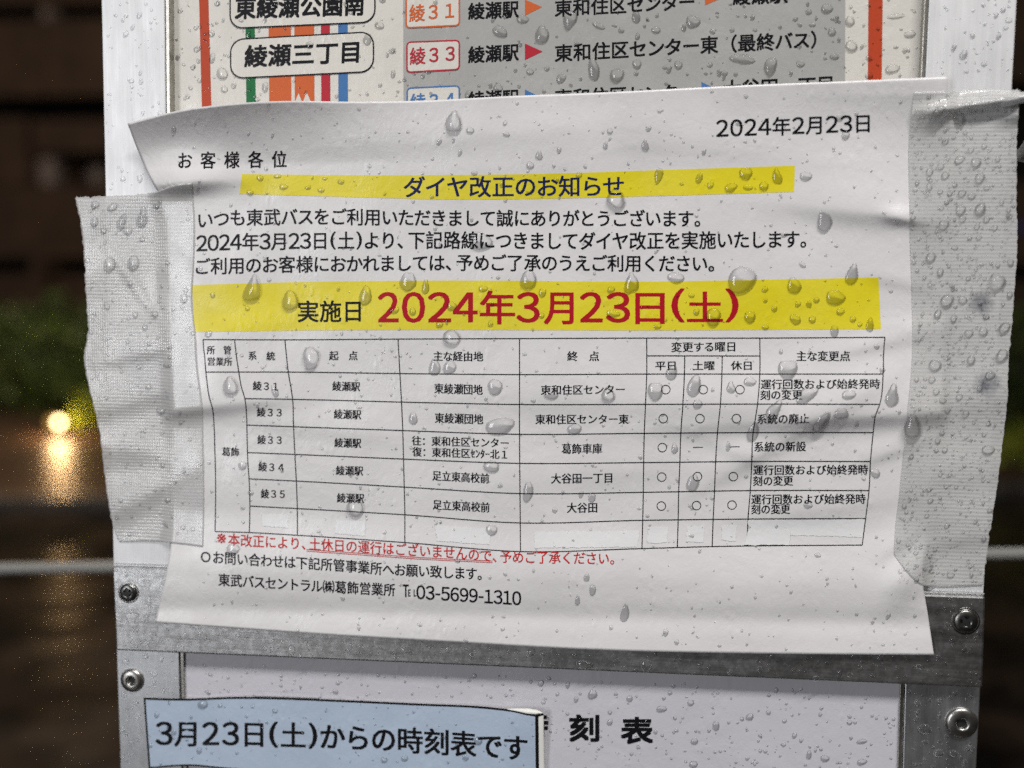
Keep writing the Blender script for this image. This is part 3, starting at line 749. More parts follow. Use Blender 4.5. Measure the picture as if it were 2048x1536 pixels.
VL = [
 [(406, 679), (407, 695), (409, 711), (411.5, 744), (414, 765), (419, 797), (424.5, 815), (428, 851), (429.5, 899), (431, 950), (431, 1002), (430, 1063)],
 [(469, 679.5), (474, 721.5), (477.5, 744), (482.5, 773), (489.5, 797), (493, 831), (494, 872), (495.5, 920), (498.6, 967.6), (499.6, 1012), (498.6, 1065)],
 [(569.7, 679.5), (576.5, 744), (585, 797), (587, 851), (589.5, 906), (592.6, 961), (594.6, 1017), (594.6, 1070)],
 [(796, 678), (799.7, 745), (803, 805), (805.5, 861.6), (807, 918), (808.5, 974), (809.6, 1029), (809.6, 1085)],
 [(1039, 677), (1039, 749), (1039, 868.5), (1040, 988), (1040.5, 1046), (1041, 1103)],
 [(1293.4, 676), (1293.4, 747.6), (1291, 808.5), (1288.5, 867.5), (1287.3, 926.6), (1286.6, 985.6), (1285.4, 1041), (1284, 1097)],
 [(1369.6, 711.8), (1368.8, 748), (1365.8, 808.5), (1361.6, 867.5), (1359.7, 926.6), (1357.4, 983.7), (1356.3, 1041), (1354.7, 1094)],
 [(1444.6, 711.8), (1443.8, 748), (1440.8, 808.5), (1435, 865.6), (1431.3, 924.7), (1429, 983.7), (1426.3, 1040), (1424.4, 1093)],
 [(1519.6, 676), (1519.6, 748), (1515, 808.5), (1510.5, 839), (1506, 867.5), (1503.6, 922.8), (1500.6, 981.8), (1496, 1039), (1494.5, 1092)],
 [(1770, 674.5), (1767.5, 702), (1766.4, 748), (1759.5, 808.5), (1751, 831), (1746.6, 864.5), (1741, 922.8), (1738, 981), (1731.4, 1037), (1724.5, 1090)]]
HLn = [
 [(406, 679), (570, 679.5), (796, 678), (1039, 677), (1293, 676), (1520, 676), (1770, 674.5)],
 [(1293.4, 711.5), (1519.6, 711.8)],
 [(411.5, 744), (477.5, 744), (576.5, 744), (799.7, 747), (1039, 749), (1293, 748), (1520, 748), (1766, 748)],
 [(489.5, 797), (585, 798.5), (803, 804), (1039, 808.8), (1291, 808.5), (1515, 808), (1759.5, 808.5)],
 [(493.5, 850), (587, 853.3), (805, 861), (1039, 868.5), (1288, 866.5), (1506, 865), (1746, 865)],
 [(495, 905), (589.5, 908.7), (807, 918), (1040, 926.6), (1287, 925), (1503.6, 922.8), (1741, 922.8)],
 [(498.6, 957.5), (592.6, 962), (808, 974), (1040, 987), (1286.6, 984.5), (1500.6, 981), (1738, 981)],
 [(499.6, 1012), (594.6, 1017), (809.6, 1029.5), (1040, 1045.7), (1285.4, 1040.5), (1496, 1038), (1731.4, 1037)],
 [(430, 1063), (498.6, 1065), (594.6, 1070.5), (809.6, 1085), (1041, 1103), (1284, 1097), (1424, 1093), (1724.5, 1090)]]
for pl in VL + HLn: line('table_rule', pl, 1.9, M['black'])
# blanked-out last row: strips of correction tape
for qd in ([(524, 1028), (577, 1030), (577, 1056), (526, 1052)], [(671, 1041), (730, 1042), (730, 1072), (670, 1067)], [(872, 1051), (983, 1058), (978, 1089), (873, 1082)],
           [(1069, 1064), (1280, 1062), (1273, 1094), (1068, 1096)], [(1297, 1054), (1337, 1054), (1334, 1086), (1295, 1085)], [(1374, 1053), (1409, 1053), (1406.5, 1085), (1372, 1084)],
           [(1444, 1052), (1473, 1052), (1471, 1082), (1443, 1081)], [(1496.5, 1041), (1730, 1038), (1725, 1074), (1496, 1068)], [(1496, 1062), (1581, 1060), (1579, 1089.5), (1489, 1090)]):
    qd = np.array(qd, float); nu = max(3, int((qd[1, 0] - qd[0, 0]) / 6))
    gx = coons([qd[0], qd[1]], [qd[3], qd[2]], [qd[0], qd[3]], [qd[1], qd[2]], nu, 7)
    jit = rng.normal(0, .7, gx.shape[1]); gx[0, :, 1] += jit; gx[-1, :, 1] += rng.normal(0, .7, gx.shape[1])
    gx[:, 0, 0] += rng.normal(0, .9, 7); gx[:, -1, 0] += rng.normal(0, .9, 7)
    sheet('correction_strip', gx, lambda x, y: hn(x, y) + (.00016 if qd[0, 0] != 1496 else .0003), M['patch'], notice)
tx('※本改正により、土休日の運行はございませんので、予めご了承ください。', 434, 1228, [(434, 1076), (490, 1081), (620, 1088), (713, 1093), (901, 1105), (997, 1113), (1101, 1115), (1228, 1117)], 27, 'note_red', off=.004, kadv=1.0)
for o_ in (0, 3.2): line('underline', [(613, 1099 + o_), (713, 1106 + o_), (850, 1115.5 + o_), (985, 1122 + o_)], 1.3, M['note_red'])
tx('○お問い合わせは下記所管事業所へお願い致します。', 402, 963, [(402, 1113), (437, 1115), (684, 1131), (770, 1138), (963, 1148)], 27, off=.006)
tx('東武バスセントラル㈱葛飾営業所', 437, 790, [(437, 1159), (634, 1172), (790, 1180)], 27, off=.006)
tx('T', 806, 817, 1180, 36, off=.006); tx('EL', 816.5, 832, 1185, 20, off=.006)
tx('03-5699-1310', 833, 1042, [(833, 1184), (1042, 1197)], 33, off=.006, dadv=.66)

# ================================================================== TAPES
def frame_h(x, y): return np.full(np.shape(x), 0.0)
def htl(x, y):
    x = np.asarray(x, float); y = np.asarray(y, float)
    edge = np.interp(y, [p[1] for p in n_left], [p[0] for p in n_left])
    w = ss(-26, 6, x - edge)
    fr = .0003 + .0016 * ss(215, 150, x) * 0 + .0002
    free = .0006 * ss(235, 160, x) * np.sin(y / 62)         # part that hangs past the frame flutters
    wr = wedge(x, y, 300, 700, 90, -12, 26, 12, .0012) + wedge(x, y, 300, 790, 120, -16, 30, 16, .0014) + wedge(x, y, 290, 905, 110, 10, 22, 18, .0012) \
        + wedge(x, y, 300, 985, 90, -28, 26, 16, .0014) + wedge(x, y, 262, 560, 70, 55, 8, 8, .0006) + wedge(x, y, 330, 560, 60, 88, 10, 14, .0005)
    wr = wr + .00022 * np.sin(y / 19 + x / 45)
    return (1 - w) * (fr + wr * .8) + w * (hn(x, y) + .0003 + wr * .15) + free
def htr(x, y):
    x = np.asarray(x, float); y = np.asarray(y, float)
    edge = np.interp(y, [p[1] for p in n_right], [p[0] for p in n_right])
    w = ss(26, -6, x - edge)
    wr = wedge(x, y, 1950, 330, 60, -10, 50, 40, .0004) + wedge(x, y, 1930, 800, 120, -12, 40, 26, .0014) + wedge(x, y, 1900, 950, 110, -6, 40, 30, .0010) \
        + wedge(x, y, 1930, 1030, 110, -8, 30, 22, .0010) + wedge(x, y, 1920, 1075, 80, -10, 18, 14, .0008)
    # crumpled fold along the top
    t = (x - 1905) / 140
    fold = wedge(x, y, 1975, 205, 75, -8, 11, 9, .0048)
    crink = wedge(x, y, 1868, 235, 40, -18, 16, 12, .0010)
    return (1 - w) * (.0005 + wr) + w * (hn(x, y) + .0003 + wr * .3) + fold + crink
tl_top = [(150, 395), (215, 392), (300, 386), (360, 368), (384, 366)]
tl_bot = [(238, 1084), (300, 1083), (345, 1086), (406, 1094)]
tl_left = [(150, 395), (163, 460), (169, 540), (173, 620), (176, 655), (168, 720), (176, 770), (196, 850), (207, 930), (216, 1000), (228, 1060), (238, 1084)]
tl_right = [(384, 366), (389, 440), (388, 520), (384, 600), (390, 665), (395, 740), (404, 810), (406, 900), (408, 1000), (406, 1094)]
tr_top = [(1828, 184), (1850, 183), (1892, 182), (1930, 180), (1975, 178), (2040, 180)]
tr_bot = [(1788, 1108), (1806, 1134), (1828, 1158), (1846, 1171), (1870, 1173), (1965, 1170)]
tr_left = [(1828, 184), (1822, 240), (1818, 290), (1819, 400), (1820, 470), (1824, 600), (1825, 700), (1818, 800), (1808, 900), (1800, 980), (1790, 1070), (1788, 1108)]
tr_right = [(2040, 180), (2035, 260), (2033, 400), (2034, 500), (2028, 600), (2019, 700), (2014, 800), (2006, 880), (1996, 960), (1984, 1040), (1975, 1100), (1965, 1170)]
TL = coons(tl_top, tl_bot, tl_left, tl_right, 70, 190); TR = coons(tr_top, tr_bot, tr_left, tr_right, 80, 250)
rj = np.random.default_rng(3)
for G in (TL, TR):
    G[0, :, 1] += rj.normal(0, .9, G.shape[1])
    G[:, -1 if G is TR else 0, 0] += np.convolve(rj.normal(0, 1.2, G.shape[0]), [.25, .5, .25], 'same')
def stick(o, G, fn):
    a_ = o.data.attributes.new('free', 'FLOAT', 'POINT'); a_.data.foreach_set('value', np.clip(fn(G[..., 0], G[..., 1]), 0, 1).reshape(-1).astype(np.float32)); return o
fl = lambda x, y: 1 - ss(-20, 14, x - np.interp(y, [p[1] for p in n_left], [p[0] for p in n_left]))
fr_ = lambda x, y: .35 + .65 * (1 - ss(14, -14, x - np.interp(y, [p[1] for p in n_right], [p[0] for p in n_right])))
tag(stick(sheet('tape_strip', TL, htl, M['tape'], None, .00012), TL, fl), 'translucent ribbed white tape holding the left side of the notice', 'tape', 'tape strips holding the notice')
tag(stick(sheet('tape_strip', TR, htr, M['tape'], None, .00012), TR, fr_), 'translucent ribbed white tape strip on the right, beaded with rain', 'tape', 'tape strips holding the notice')
# loose end of tape folded round the right edge of the frame
def tail():
    rows = [((2000, 205), .0045), ((2030, 196), .007), ((2060, 192), .008), ((2090, 205), .004), ((2085, 250), -.004), ((2060, 300), -.010), ((2036, 322), -.013)]
    v, f = [], []
    for i, ((x, y), h) in enumerate(rows):
        for k_ in range(5):
            s_ = (k_ - 2) / 2
            v.append(P(x + s_ * (3 if i < 3 else 18) , y + s_ * (13 if i < 4 else 9) * (1 - .1 * i), h - abs(s_) * .0015))
    n = 5
    for i in range(len(rows) - 1):
        for k_ in range(4): a = i * n + k_; f.append((a, a + 1, a + n + 1, a + n))
    o = mesh('tape_tail', v, f, M['tape'], None, True)
    m_ = o.modifiers.new('smooth', 'SUBSURF'); m_.levels = 2; m_.render_levels = 2
    s_ = o.modifiers.new('thickness', 'SOLIDIFY'); s_.thickness = .00012 * U
    return tag(o, 'twisted loose tape end sticking out past the top right of the frame', 'tape', 'tape strips holding the notice')
tail()

# ================================================================== BLUE STICKER
def hs(x, y):
    x = np.asarray(x, float); y = np.asarray(y, float)
    h = HL + .0005 - .0005 * ss(370, 420, x)
    h = h + bumpf(x, y, 400, 1480, 22, 90, 0, -.0007)
    h += .0026 * ss(960, 1086, x) ** 1.5 * (1 - .6 * ss(1430, 1560, y)) + .0004 * np.sin(x / 70)
    return h
s_top = [(287, 1395.5), (362, 1397.5), (468, 1394), (700, 1401), (830, 1407), (978, 1414.5), (1030, 1421), (1062, 1428), (1078, 1429), (1087, 1426)]
s_bot = [(297, 1537), (386, 1532), (440, 1537), (700, 1548), (1089, 1566)]
sg = coons(s_top, s_bot, [(287, 1395.5), (297, 1537)], [(1087, 1426), (1089, 1566)], 180, 34)
st = sheet('timetable_sticker', sg, hs, M['sticker_back'], None, .00018)
tag(st, 'pale blue black bordered sticker giving the new timetable date, lower left', 'sticker')
band_s = lambda nm, a, b, nu, nv, m, dz: sheet(nm, coons(a, b, [a[0], b[0]], [a[-1], b[-1]], nu, nv), lambda x, y: hs(x, y) + dz, m, st)
t_in = [(291, 1398)] + [(x, y + 2.2) for x, y in s_top[1:-2]] + [(1072, 1431)]
b_in = [(300, 1534)] + [(x, y - 2) for x, y in s_bot[1:-1]] + [(1074, 1562)]
band_s('blue_field', t_in, b_in, 150, 26, M['sticker'], .00008)
def sline(pl, w): line('border_line', pl, w, M['black'], hs, st, .00015)
sline([(x, y + 1.8) for x, y in s_top], 4.0); sline([(289, 1397), (299, 1536)], 3.6); sline([(1073.5, 1431), (1075, 1562)], 6.5); sline([(x, y - 1.6) for x, y in s_bot], 3.2)
# curled-back top corner
cv, cf = [], []
cc = [(1014, 1417.5), (1035, 1416.5), (1058, 1417), (1075, 1420), (1086, 1426)]; dd = [(1014, 1418.5), (1035, 1423), (1056, 1427.5), (1072, 1428.5), (1086, 1426)]
for (a, b) in zip(cc, dd):
    for k_ in range(4):
        t = k_ / 3; x = a[0] + (b[0] - a[0]) * t; y = a[1] + (b[1] - a[1]) * t
        cv.append(P(x, y, float(hs(b[0], b[1])) + .0003 - .0012 * (1 - t) ** 2 + .0004 * math.sin(t * math.pi)))
for i in range(4):
    for k_ in range(3): a = i * 4 + k_; cf.append((a, a + 4, a + 5, a + 1))
part('curled_corner', cv, cf, M['sticker_back'], st, True)
text('lettering', '3月23日(土)からの時刻表です', 312, 1054, [(312, 1467), (500, 1468), (600, 1471), (700, 1475), (860, 1483), (960, 1490), (1054, 1497)], 55, hs, M['black'], st, .012, dadv=.74, kadv=.96)

# ================================================================== RAIN DROPS
def surf_panel(x, y): return np.full(np.shape(x), HPL)
SURF = {'poster': (ph, 'route poster'), 'notice': (lambda x, y: hn(x, y) + .0001, 'notice'), 'tape_l': (lambda x, y: htl(x, y), 'left tape'), 'tape_r': (lambda x, y: htr(x, y), 'right tape'),
        'bar': (cst(HB), 'aluminium crossbar'), 'panel': (surf_panel, 'lower timetable panel'), 'sticker': (lambda x, y: hs(x, y) + .0001, 'blue sticker'),
        'stile': (cst(0.0), 'upper frame'), 'low_stile': (cst(HL), 'lower frame')}
def drop_geo(cx, cy, w, h, rot, tear, sname, prof, seg, rings, r):
    """dome in photo coordinates; returns verts, faces"""
    hf = SURF[sname][0]; t = R(rot); a1, a2, a3 = r.uniform(0, 6.28, 3); irr = r.uniform(.03, .10) if min(w, h) < 24 else r.uniform(.05, .13)
    th = np.linspace(0, 2 * math.pi, seg + 1)[:-1]
    rad = 1 + irr * np.sin(2 * th + a1) + irr * .6 * np.sin(3 * th + a2) + irr * .3 * np.sin(5 * th + a3)
    ux = np.cos(th) * rad; uy = np.sin(th) * rad
    ux = ux * (1 + tear * .36 * np.minimum(uy, .7))               # narrow top (uy<0 is up), full bottom
    Hh = prof * min(w, h) / 2 * MM
    v = []; base = float(hf(np.array(cx), np.array(cy)))
    for j in range(rings + 1):
        q_ = 1 - j / rings; s = math.sin(q_ * math.pi / 2); z = math.cos(q_ * math.pi / 2) ** .85
        x = ux * s * w / 2; y = uy * s * h / 2 + (1 - s) * h * .13 * (1 if tear else .3)
        X = cx + x * math.cos(t) - y * math.sin(t); Y = cy + x * math.sin(t) + y * math.cos(t)
        if j == rings:
            X, Y = X[:1], Y[:1]
        hh = (hf(X, Y) if j <= 1 else hf(X, Y) * .5 + base * .5) + Hh * z - (.00006 if j == 0 else 0)
        v.append(P(X, Y, hh))
    v = np.vstack(v); f = []
    for j in range(rings - 1):
        for i in range(seg):
            a = j * seg + i; b = j * seg + (i + 1) % seg
            f.append((a, a + seg, b + seg, b))
    top = rings * seg
    f += [((rings - 1) * seg + i, top, (rings - 1) * seg + (i + 1) % seg) for i in range(seg)]
    return v, f
TR_ = {
'notice': [(907,243,30,46,15,1),(1232,397,34,42,6,1),(505,577,34,50,8,1),(580,600,30,44,4,1),(731,590,26,38,10,1),(960,482,44,40,0,0),(1492,347,24,27,0,0),(1554,352,18,34,-6,1),(1399,355,13,24,15,1),(1421,370,14,14,0,0),(1462,375,26,18,-15,0),(1528,372,18,20,10,0),(1496,375,20,11,0,0),(1317,352,16,34,12,-1),(1612,352,24,20,0,0),(1649,441,28,46,-10,1),(1352,555,34,22,4,0),(1484,560,58,54,0,0),(1588,570,26,36,-14,1),(1671,595,40,30,-4,0),(1705,548,24,44,10,1),(1530,579,14,12,0,0),(1596,608,13,13,0,0),(1633,600,14,12,0,0),(1549,617,13,14,0,0),(1427,634,32,36,0,0),(1500,634,24,24,0,0),(1591,639,25,18,25,0),(1625,639,14,16,0,0),(1681,623,16,16,0,0),(1706,638,14,14,0,0),(1740,649,15,30,8,1),(1669,662,17,24,0,0),(1531,654,14,12,0,0),(1393,624,14,14,0,0),(1383,591,12,10,0,0),(1720,649,10,10,0,0),
 (816,562,30,42,4,1),(851,573,15,30,6,1),(903,612,18,20,10,0),(879,648,14,16,0,1),(903,675,34,32,0,0),(1057,558,34,38,0,1),(1263,566,26,44,-4,1),(788,620,20,15,-15,0),(825,623,14,16,0,0),(966,577,18,14,0,0),(1222,579,15,14,0,0),(1226,627,28,15,0,0),(1083,631,12,12,0,0),(981,648,12,12,0,0),(1315,653,16,12,-10,0),
 (621,716,36,42,6,0),(460,771,30,38,4,1),(549,782,12,26,-18,1),(869,733,24,34,4,1),(899,735,26,28,0,0),(990,774,28,34,0,0),(1000,852,58,34,-6,0),(983,933,30,26,-10,0),(710,1017,36,34,0,0),(983,1060,22,23,0,0),(826,836,17,26,0,1),(465,1099,28,24,0,0),
 (1102,788,32,20,0,0),(1216,788,24,30,0,1),(1311,782,34,34,6,0),(1389,770,28,44,18,1),(1395,808,20,18,10,0),(1344,744,22,32,26,1),(1462,774,17,24,0,1),(1500,763,24,19,0,0),(1576,738,44,36,0,0),(1616,789,28,48,50,1),(1698,789,28,20,-10,0),(1507,862,22,42,20,1),(1549,820,26,44,28,1),(1645,843,24,50,34,1),(1683,828,28,26,20,0),(1349,896,13,22,-8,1),(1456,892,9,20,6,1),(1056,984,20,42,14,0),(1149,858,28,22,0,0),(1386,965,24,36,0,1),(1184,995,15,20,0,0),(1616,1010,18,14,0,0),(1785,790,26,46,12,1),(1751,946,22,18,30,0),
 (1118,300,9,14,10,0),(940,260,15,15,0,0),(1010,246,9,9,0,0),(1290,290,14,22,0,1),(1220,262,12,12,0,0),(1060,330,15,16,0,0),(1078,310,14,18,6,1),(920,305,9,15,15,0),(1158,350,14,12,0,0),(1211,290,10,16,10,1),(1680,235,16,12,0,0),(520,356,14,12,0,0),(555,352,16,9,0,0),(567,373,17,12,0,0),(616,375,14,8,0,0),(642,380,14,11,0,0),(500,385,14,12,20,0),(682,363,14,12,0,0),(650,357,10,7,0,0),(425,590,11,12,0,0),(495,617,10,10,0,0),(1185,1180,14,22,0,0),(1155,1200,10,20,0,1),(1250,1225,16,40,8,1)],
'tape_r': [(1825,854,34,54,-4,1),(1862,514,20,20,0,0),(1881,544,14,18,0,0),(1996,562,34,31,0,0),(1895,601,28,26,0,0),(1926,599,18,16,0,0),(1876,628,16,18,20,0),(1908,637,14,16,0,0),(1939,666,16,16,0,0),(1968,662,18,17,35,0),(2010,655,23,22,0,0),(2005,710,27,24,0,0),(1871,730,26,22,8,0),(1943,720,16,20,0,0),(1864,759,14,13,0,0),(1873,783,14,13,0,0),(1980,751,20,18,0,0),(1960,777,13,14,0,0),(1886,801,14,12,0,0),(1919,794,14,14,0,0),(1932,827,14,13,20,0),(1977,900,26,20,-8,0),(1876,882,12,12,0,0),(1890,900,12,12,0,0),(1896,820,12,12,0,0),(1878,222,30,18,-30,0),(1920,237,22,28,20,1),(1919,319,22,15,-28,0),(1953,324,20,21,20,0),(1860,342,14,14,0,0),(1882,332,14,13,0,0),(1891,350,16,14,0,0),(1961,354,18,20,12,0),(1859,373,13,13,0,0),(1881,383,12,10,0,0),(1925,385,16,14,0,0),(1944,391,16,14,0,0),(1974,375,13,10,0,0),(1996,318,11,11,0,0),(1942,299,12,11,0,0),(1969,292,12,10,0,0),(1922,418,20,21,8,0),(1962,416,20,27,10,1),(1926,436,14,13,0,0),(1974,437,14,13,0,0),(1889,447,20,17,0,0),(1955,452,11,11,0,0),(1990,455,12,11,0,0),(1910,369,10,11,0,0),(2004,404,10,11,0,0),(1902,1150,15,12,0,0),(1854,1032,10,9,0,0),(1832,1106,11,9,0,0),(1943,1150,8,12,0,0),(2022,525,12,17,0,0),(2020,590,11,18,0,0),(1968,1078,11,12,0,0),(1958,475,13,9,-8,0),(1910,495,14,9,0,0)],
'tape_l': [(224,414,24,14,-40,0),(243,443,17,34,22,1),(284,434,21,40,8,1),(188,444,15,20,0,0),(207,461,12,14,0,0),(255,461,18,16,0,0),(218,529,26,28,0,0),(266,526,22,32,6,0),(260,568,10,12,0,0),(309,628,14,14,0,0),(289,655,12,12,0,0),(367,597,14,20,8,0),(296,773,12,12,0,0),(321,821,18,16,0,0),(325,930,10,12,0,0),(335,1000,14,10,0,0),(270,630,12,12,0,0),(255,684,9,9,0,0),(284,478,12,10,0,0),(213,612,12,16,-30,0)],
'poster': [(1139,39,30,38,10,-1),(1084,68,26,40,12,1),(1000,63,36,20,24,0),(1272,32,17,30,0,1),(1187,137,24,46,-4,1),(1234,150,28,30,10,0),(1274,128,20,18,0,0),(1275,73,10,16,0,0),(1122,157,24,18,-40,0),(1060,143,16,14,0,0),(1094,137,12,12,0,0),(1197,51,28,12,30,0),(1386,43,32,24,-14,0),(1654,17,26,20,0,0),(1700,41,18,22,0,1),(1703,92,25,22,10,0),(1485,118,50,20,4,0),(1669,113,20,13,0,0),(1541,134,24,42,4,-1),(1601,128,18,14,0,0),(1785,137,28,19,-10,0),(1820,68,26,14,-10,0),(1792,32,36,10,-8,0),(1357,130,16,18,0,0),(444,147,22,24,0,0),(424,116,13,20,10,0),(482,41,12,10,0,0),(530,174,14,20,0,0),(448,178,14,14,0,0),(1490,168,9,11,0,0),(1625,50,14,10,0,0),(1420,130,14,10,-20,0),(1312,60,20,14,0,0),(1045,38,26,18,0,0),(735,78,18,26,12,1),(786,148,10,18,8,0),(1368,55,9,20,0,1),(1510,60,10,8,0,0)],
'sticker': [(405,1409,22,16,4,0),(313,1430,10,12,0,0),(398,1501,11,14,0,0),(768,1520,12,12,0,0),(809,1517,14,12,0,0),(956,1482,16,18,0,0),(440,1411,10,8,0,0),(550,1422,12,9,0,0)],
'panel': [(1185,1389,18,21,0,0),(1323,1418,20,15,0,0),(1152,1399,10,12,0,0),(1432,1452,14,20,6,0),(1389,1483,16,13,0,0),(1618,1510,11,18,0,0),(1650,1517,18,14,0,0),(1724,1483,22,10,-8,0),(1387,1529,18,14,0,0),(1724,1524,20,13,0,0),(1589,1471,10,12,0,0),(1135,1370,10,14,0,0),(1220,1425,9,9,0,0),(1340,1386,9,10,0,0),(1484,1438,9,9,0,0),(1537,1425,10,10,0,0),(1569,1442,9,9,0,0)],
'bar': [(978,1324,12,14,0,0),(1169,1331,34,18,4,0),(1292,1333,20,28,0,-1),(581,1301,16,24,-6,0),(696,1301,10,10,0,0),(811,1301,26,14,4,0),(1632,1358,14,12,0,0),(1840,1334,20,9,8,0),(297,1213,8,44,8,0),(914,1322,12,9,0,0),(740,1309,8,8,0,0),(1084,1330,8,9,0,0),(1400,1330,12,10,0,0),(1460,1345,14,10,0,0),(1520,1340,11,14,0,0),(1700,1350,12,10,0,0),(1745,1352,12,9,0,0),(333,1246,9,7,0,0),(475,1272,14,8,-24,0)],
'low_stile': [(1850,1459,28,20,20,0),(1878,1507,22,14,0,0),(1908,1508,20,13,10,0),(1879,1404,12,13,20,0),(1835,1407,14,13,30,0),(262,1487,10,16,0,0),(1850,1485,14,9,0,0),(322,1320,14,8,-8,0)],
'stile': [(1928,108,14,22,30,1),(1945,70,10,16,-10,0),(2018,40,14,10,0,0),(2012,55,12,8,0,0),(265,55,8,14,20,0),(1908,95,10,18,20,0),(1992,30,10,14,0,0)]}
PROF = {'notice': .42, 'tape_r': .8, 'tape_l': .7, 'poster': .5, 'sticker': .6, 'panel': .55, 'bar': .6, 'low_stile': .55, 'stile': .5}
def in_tape_r(x, y): return (x > np.interp(y, [p[1] for p in tr_left], [p[0] for p in tr_left]) + 4) and (x < np.interp(y, [p[1] for p in tr_right], [p[0] for p in tr_right]) - 4) and 190 < y < 1165
def in_tape_l(x, y): return (x > np.interp(y, [p[1] for p in tl_left], [p[0] for p in tl_left]) + 4) and (x < np.interp(y, [p[1] for p in tl_right], [p[0] for p in tl_right]) - 4) and 400 < y < 1078
def in_notice(x, y):
    top = np.interp(x, [p[0] for p in n_top], [p[1] for p in n_top]); bot = np.interp(x, [p[0] for p in n_bot], [p[1] for p in n_bot])
    lf = np.interp(y, [p[1] for p in n_left], [p[0] for p in n_left]); rt = np.interp(y, [p[1] for p in n_right], [p[0] for p in n_right])
    return top + 5 < y < bot - 5 and lf + 6 < x < rt - 6 and not (y > 372 and x < 392) and not in_tape_r(x + 4, y) and not (x > 1812 and 185 < y < 1176)
def in_poster(x, y): return 352 < x < 1836 and -20 < y < np.interp(x, [p[0] for p in n_top], [p[1] for p in n_top]) - 6
def in_bar(x, y):
    f_ = (x - 228) / 1740
    return 230 < x < 1962 and 1140 + 58 * f_ < y < 1298 + 73 * f_ and not (in_notice(x, y - 8) or in_notice(x, y + 8)) and not (300 < x < 1875 and y < np.interp(x, [p[0] for p in n_bot], [p[1] for p in n_bot]) + 4)
def in_sticker(x, y): return 296 < x < 1066 and np.interp(x, [p[0] for p in s_top], [p[1] for p in s_top]) + 6 < y < 1530
def in_panel(x, y): return 385 < x < 1790 and 1303 + (x - 228) * .043 + 14 < y < 1545 and not (x < 1096 and y > 1388 + (x - 287) * .035)
def in_low(x, y): return (240 < x < 352 and 1310 < y < 1540 and not (x > 282 and y > 1388) and math.hypot(x - 265, y - 1360) > 34) or (1818 < x < 1950 and 1385 < y < 1545 and math.hypot(x - 1922, y - 1445) > 40)
def in_stile(x, y): return (206 < x < 325 and -10 < y < 380 and not in_notice(x + 8, y)) or (1872 < x < 2028 and -10 < y < 150)
RND = [('notice', in_notice, 1250, (330, 1850, 170, 1300), 4.6, .42), ('poster', in_poster, 460, (352, 1836, -10, 240), 7.0, .45), ('tape_r', in_tape_r, 1500, (1795, 2035, 190, 1165), 3.8, .45),
       ('tape_l', in_tape_l, 260, (155, 405, 395, 1080), 4.6, .45), ('bar', in_bar, 420, (230, 1965, 1140, 1372), 5.2, .45), ('sticker', in_sticker, 110, (290, 1066, 1395, 1536), 4.2, .4),
       ('panel', in_panel, 360, (385, 1790, 1320, 1545), 5.0, .42), ('low_stile', in_low, 190, (235, 1955, 1310, 1540), 5.2, .5), ('stile', in_stile, 150, (200, 2035, -10, 385), 4.6, .5)]
r_ = np.random.default_rng(11)
big, small = [], {}
for sname, lst in TR_.items():
    for (x, y, w, h, rot, tear) in lst: big.append((sname, x, y, w, h, rot, tear))
occ = [(b[1], b[2], max(b[3], b[4]) / 2) for b in big]
ox = np.array([o_[0] for o_ in occ]); oy = np.array([o_[1] for o_ in occ]); orr = np.array([o_[2] for o_ in occ])
cand = []
for sname, test, n, (x0, x1, y0, y1), med, sg_ in RND:
    k_ = 0; tries = 0
    while k_ < n and tries < n * 12:
        tries += 1
        x, y = r_.uniform(x0, x1), r_.uniform(y0, y1)
        if not test(x, y): continue
        s_ = float(np.clip(med * np.exp(r_.normal(0, sg_)), 2.2, 17))
        if np.any(np.hypot(ox - x, oy - y) < orr + s_ * .7): continue
        asp = float(np.clip(np.exp(r_.normal(.18, .28)), .7, 2.4)) if sname in ('notice', 'poster', 'stile', 'bar') else float(np.exp(r_.normal(.04, .12)))
        rot = float(r_.normal(8, 18)); tear = float(r_.random() < .35) if s_ > 6 else 0.
        cand.append((sname, x, y, s_ / math.sqrt(asp), s_ * math.sqrt(asp), rot, tear)); k_ += 1
cand.sort(key=lambda c: -c[3] * c[4])
nb = max(0, 300 - len(big))
big += cand[:nb]; rest = cand[nb:]

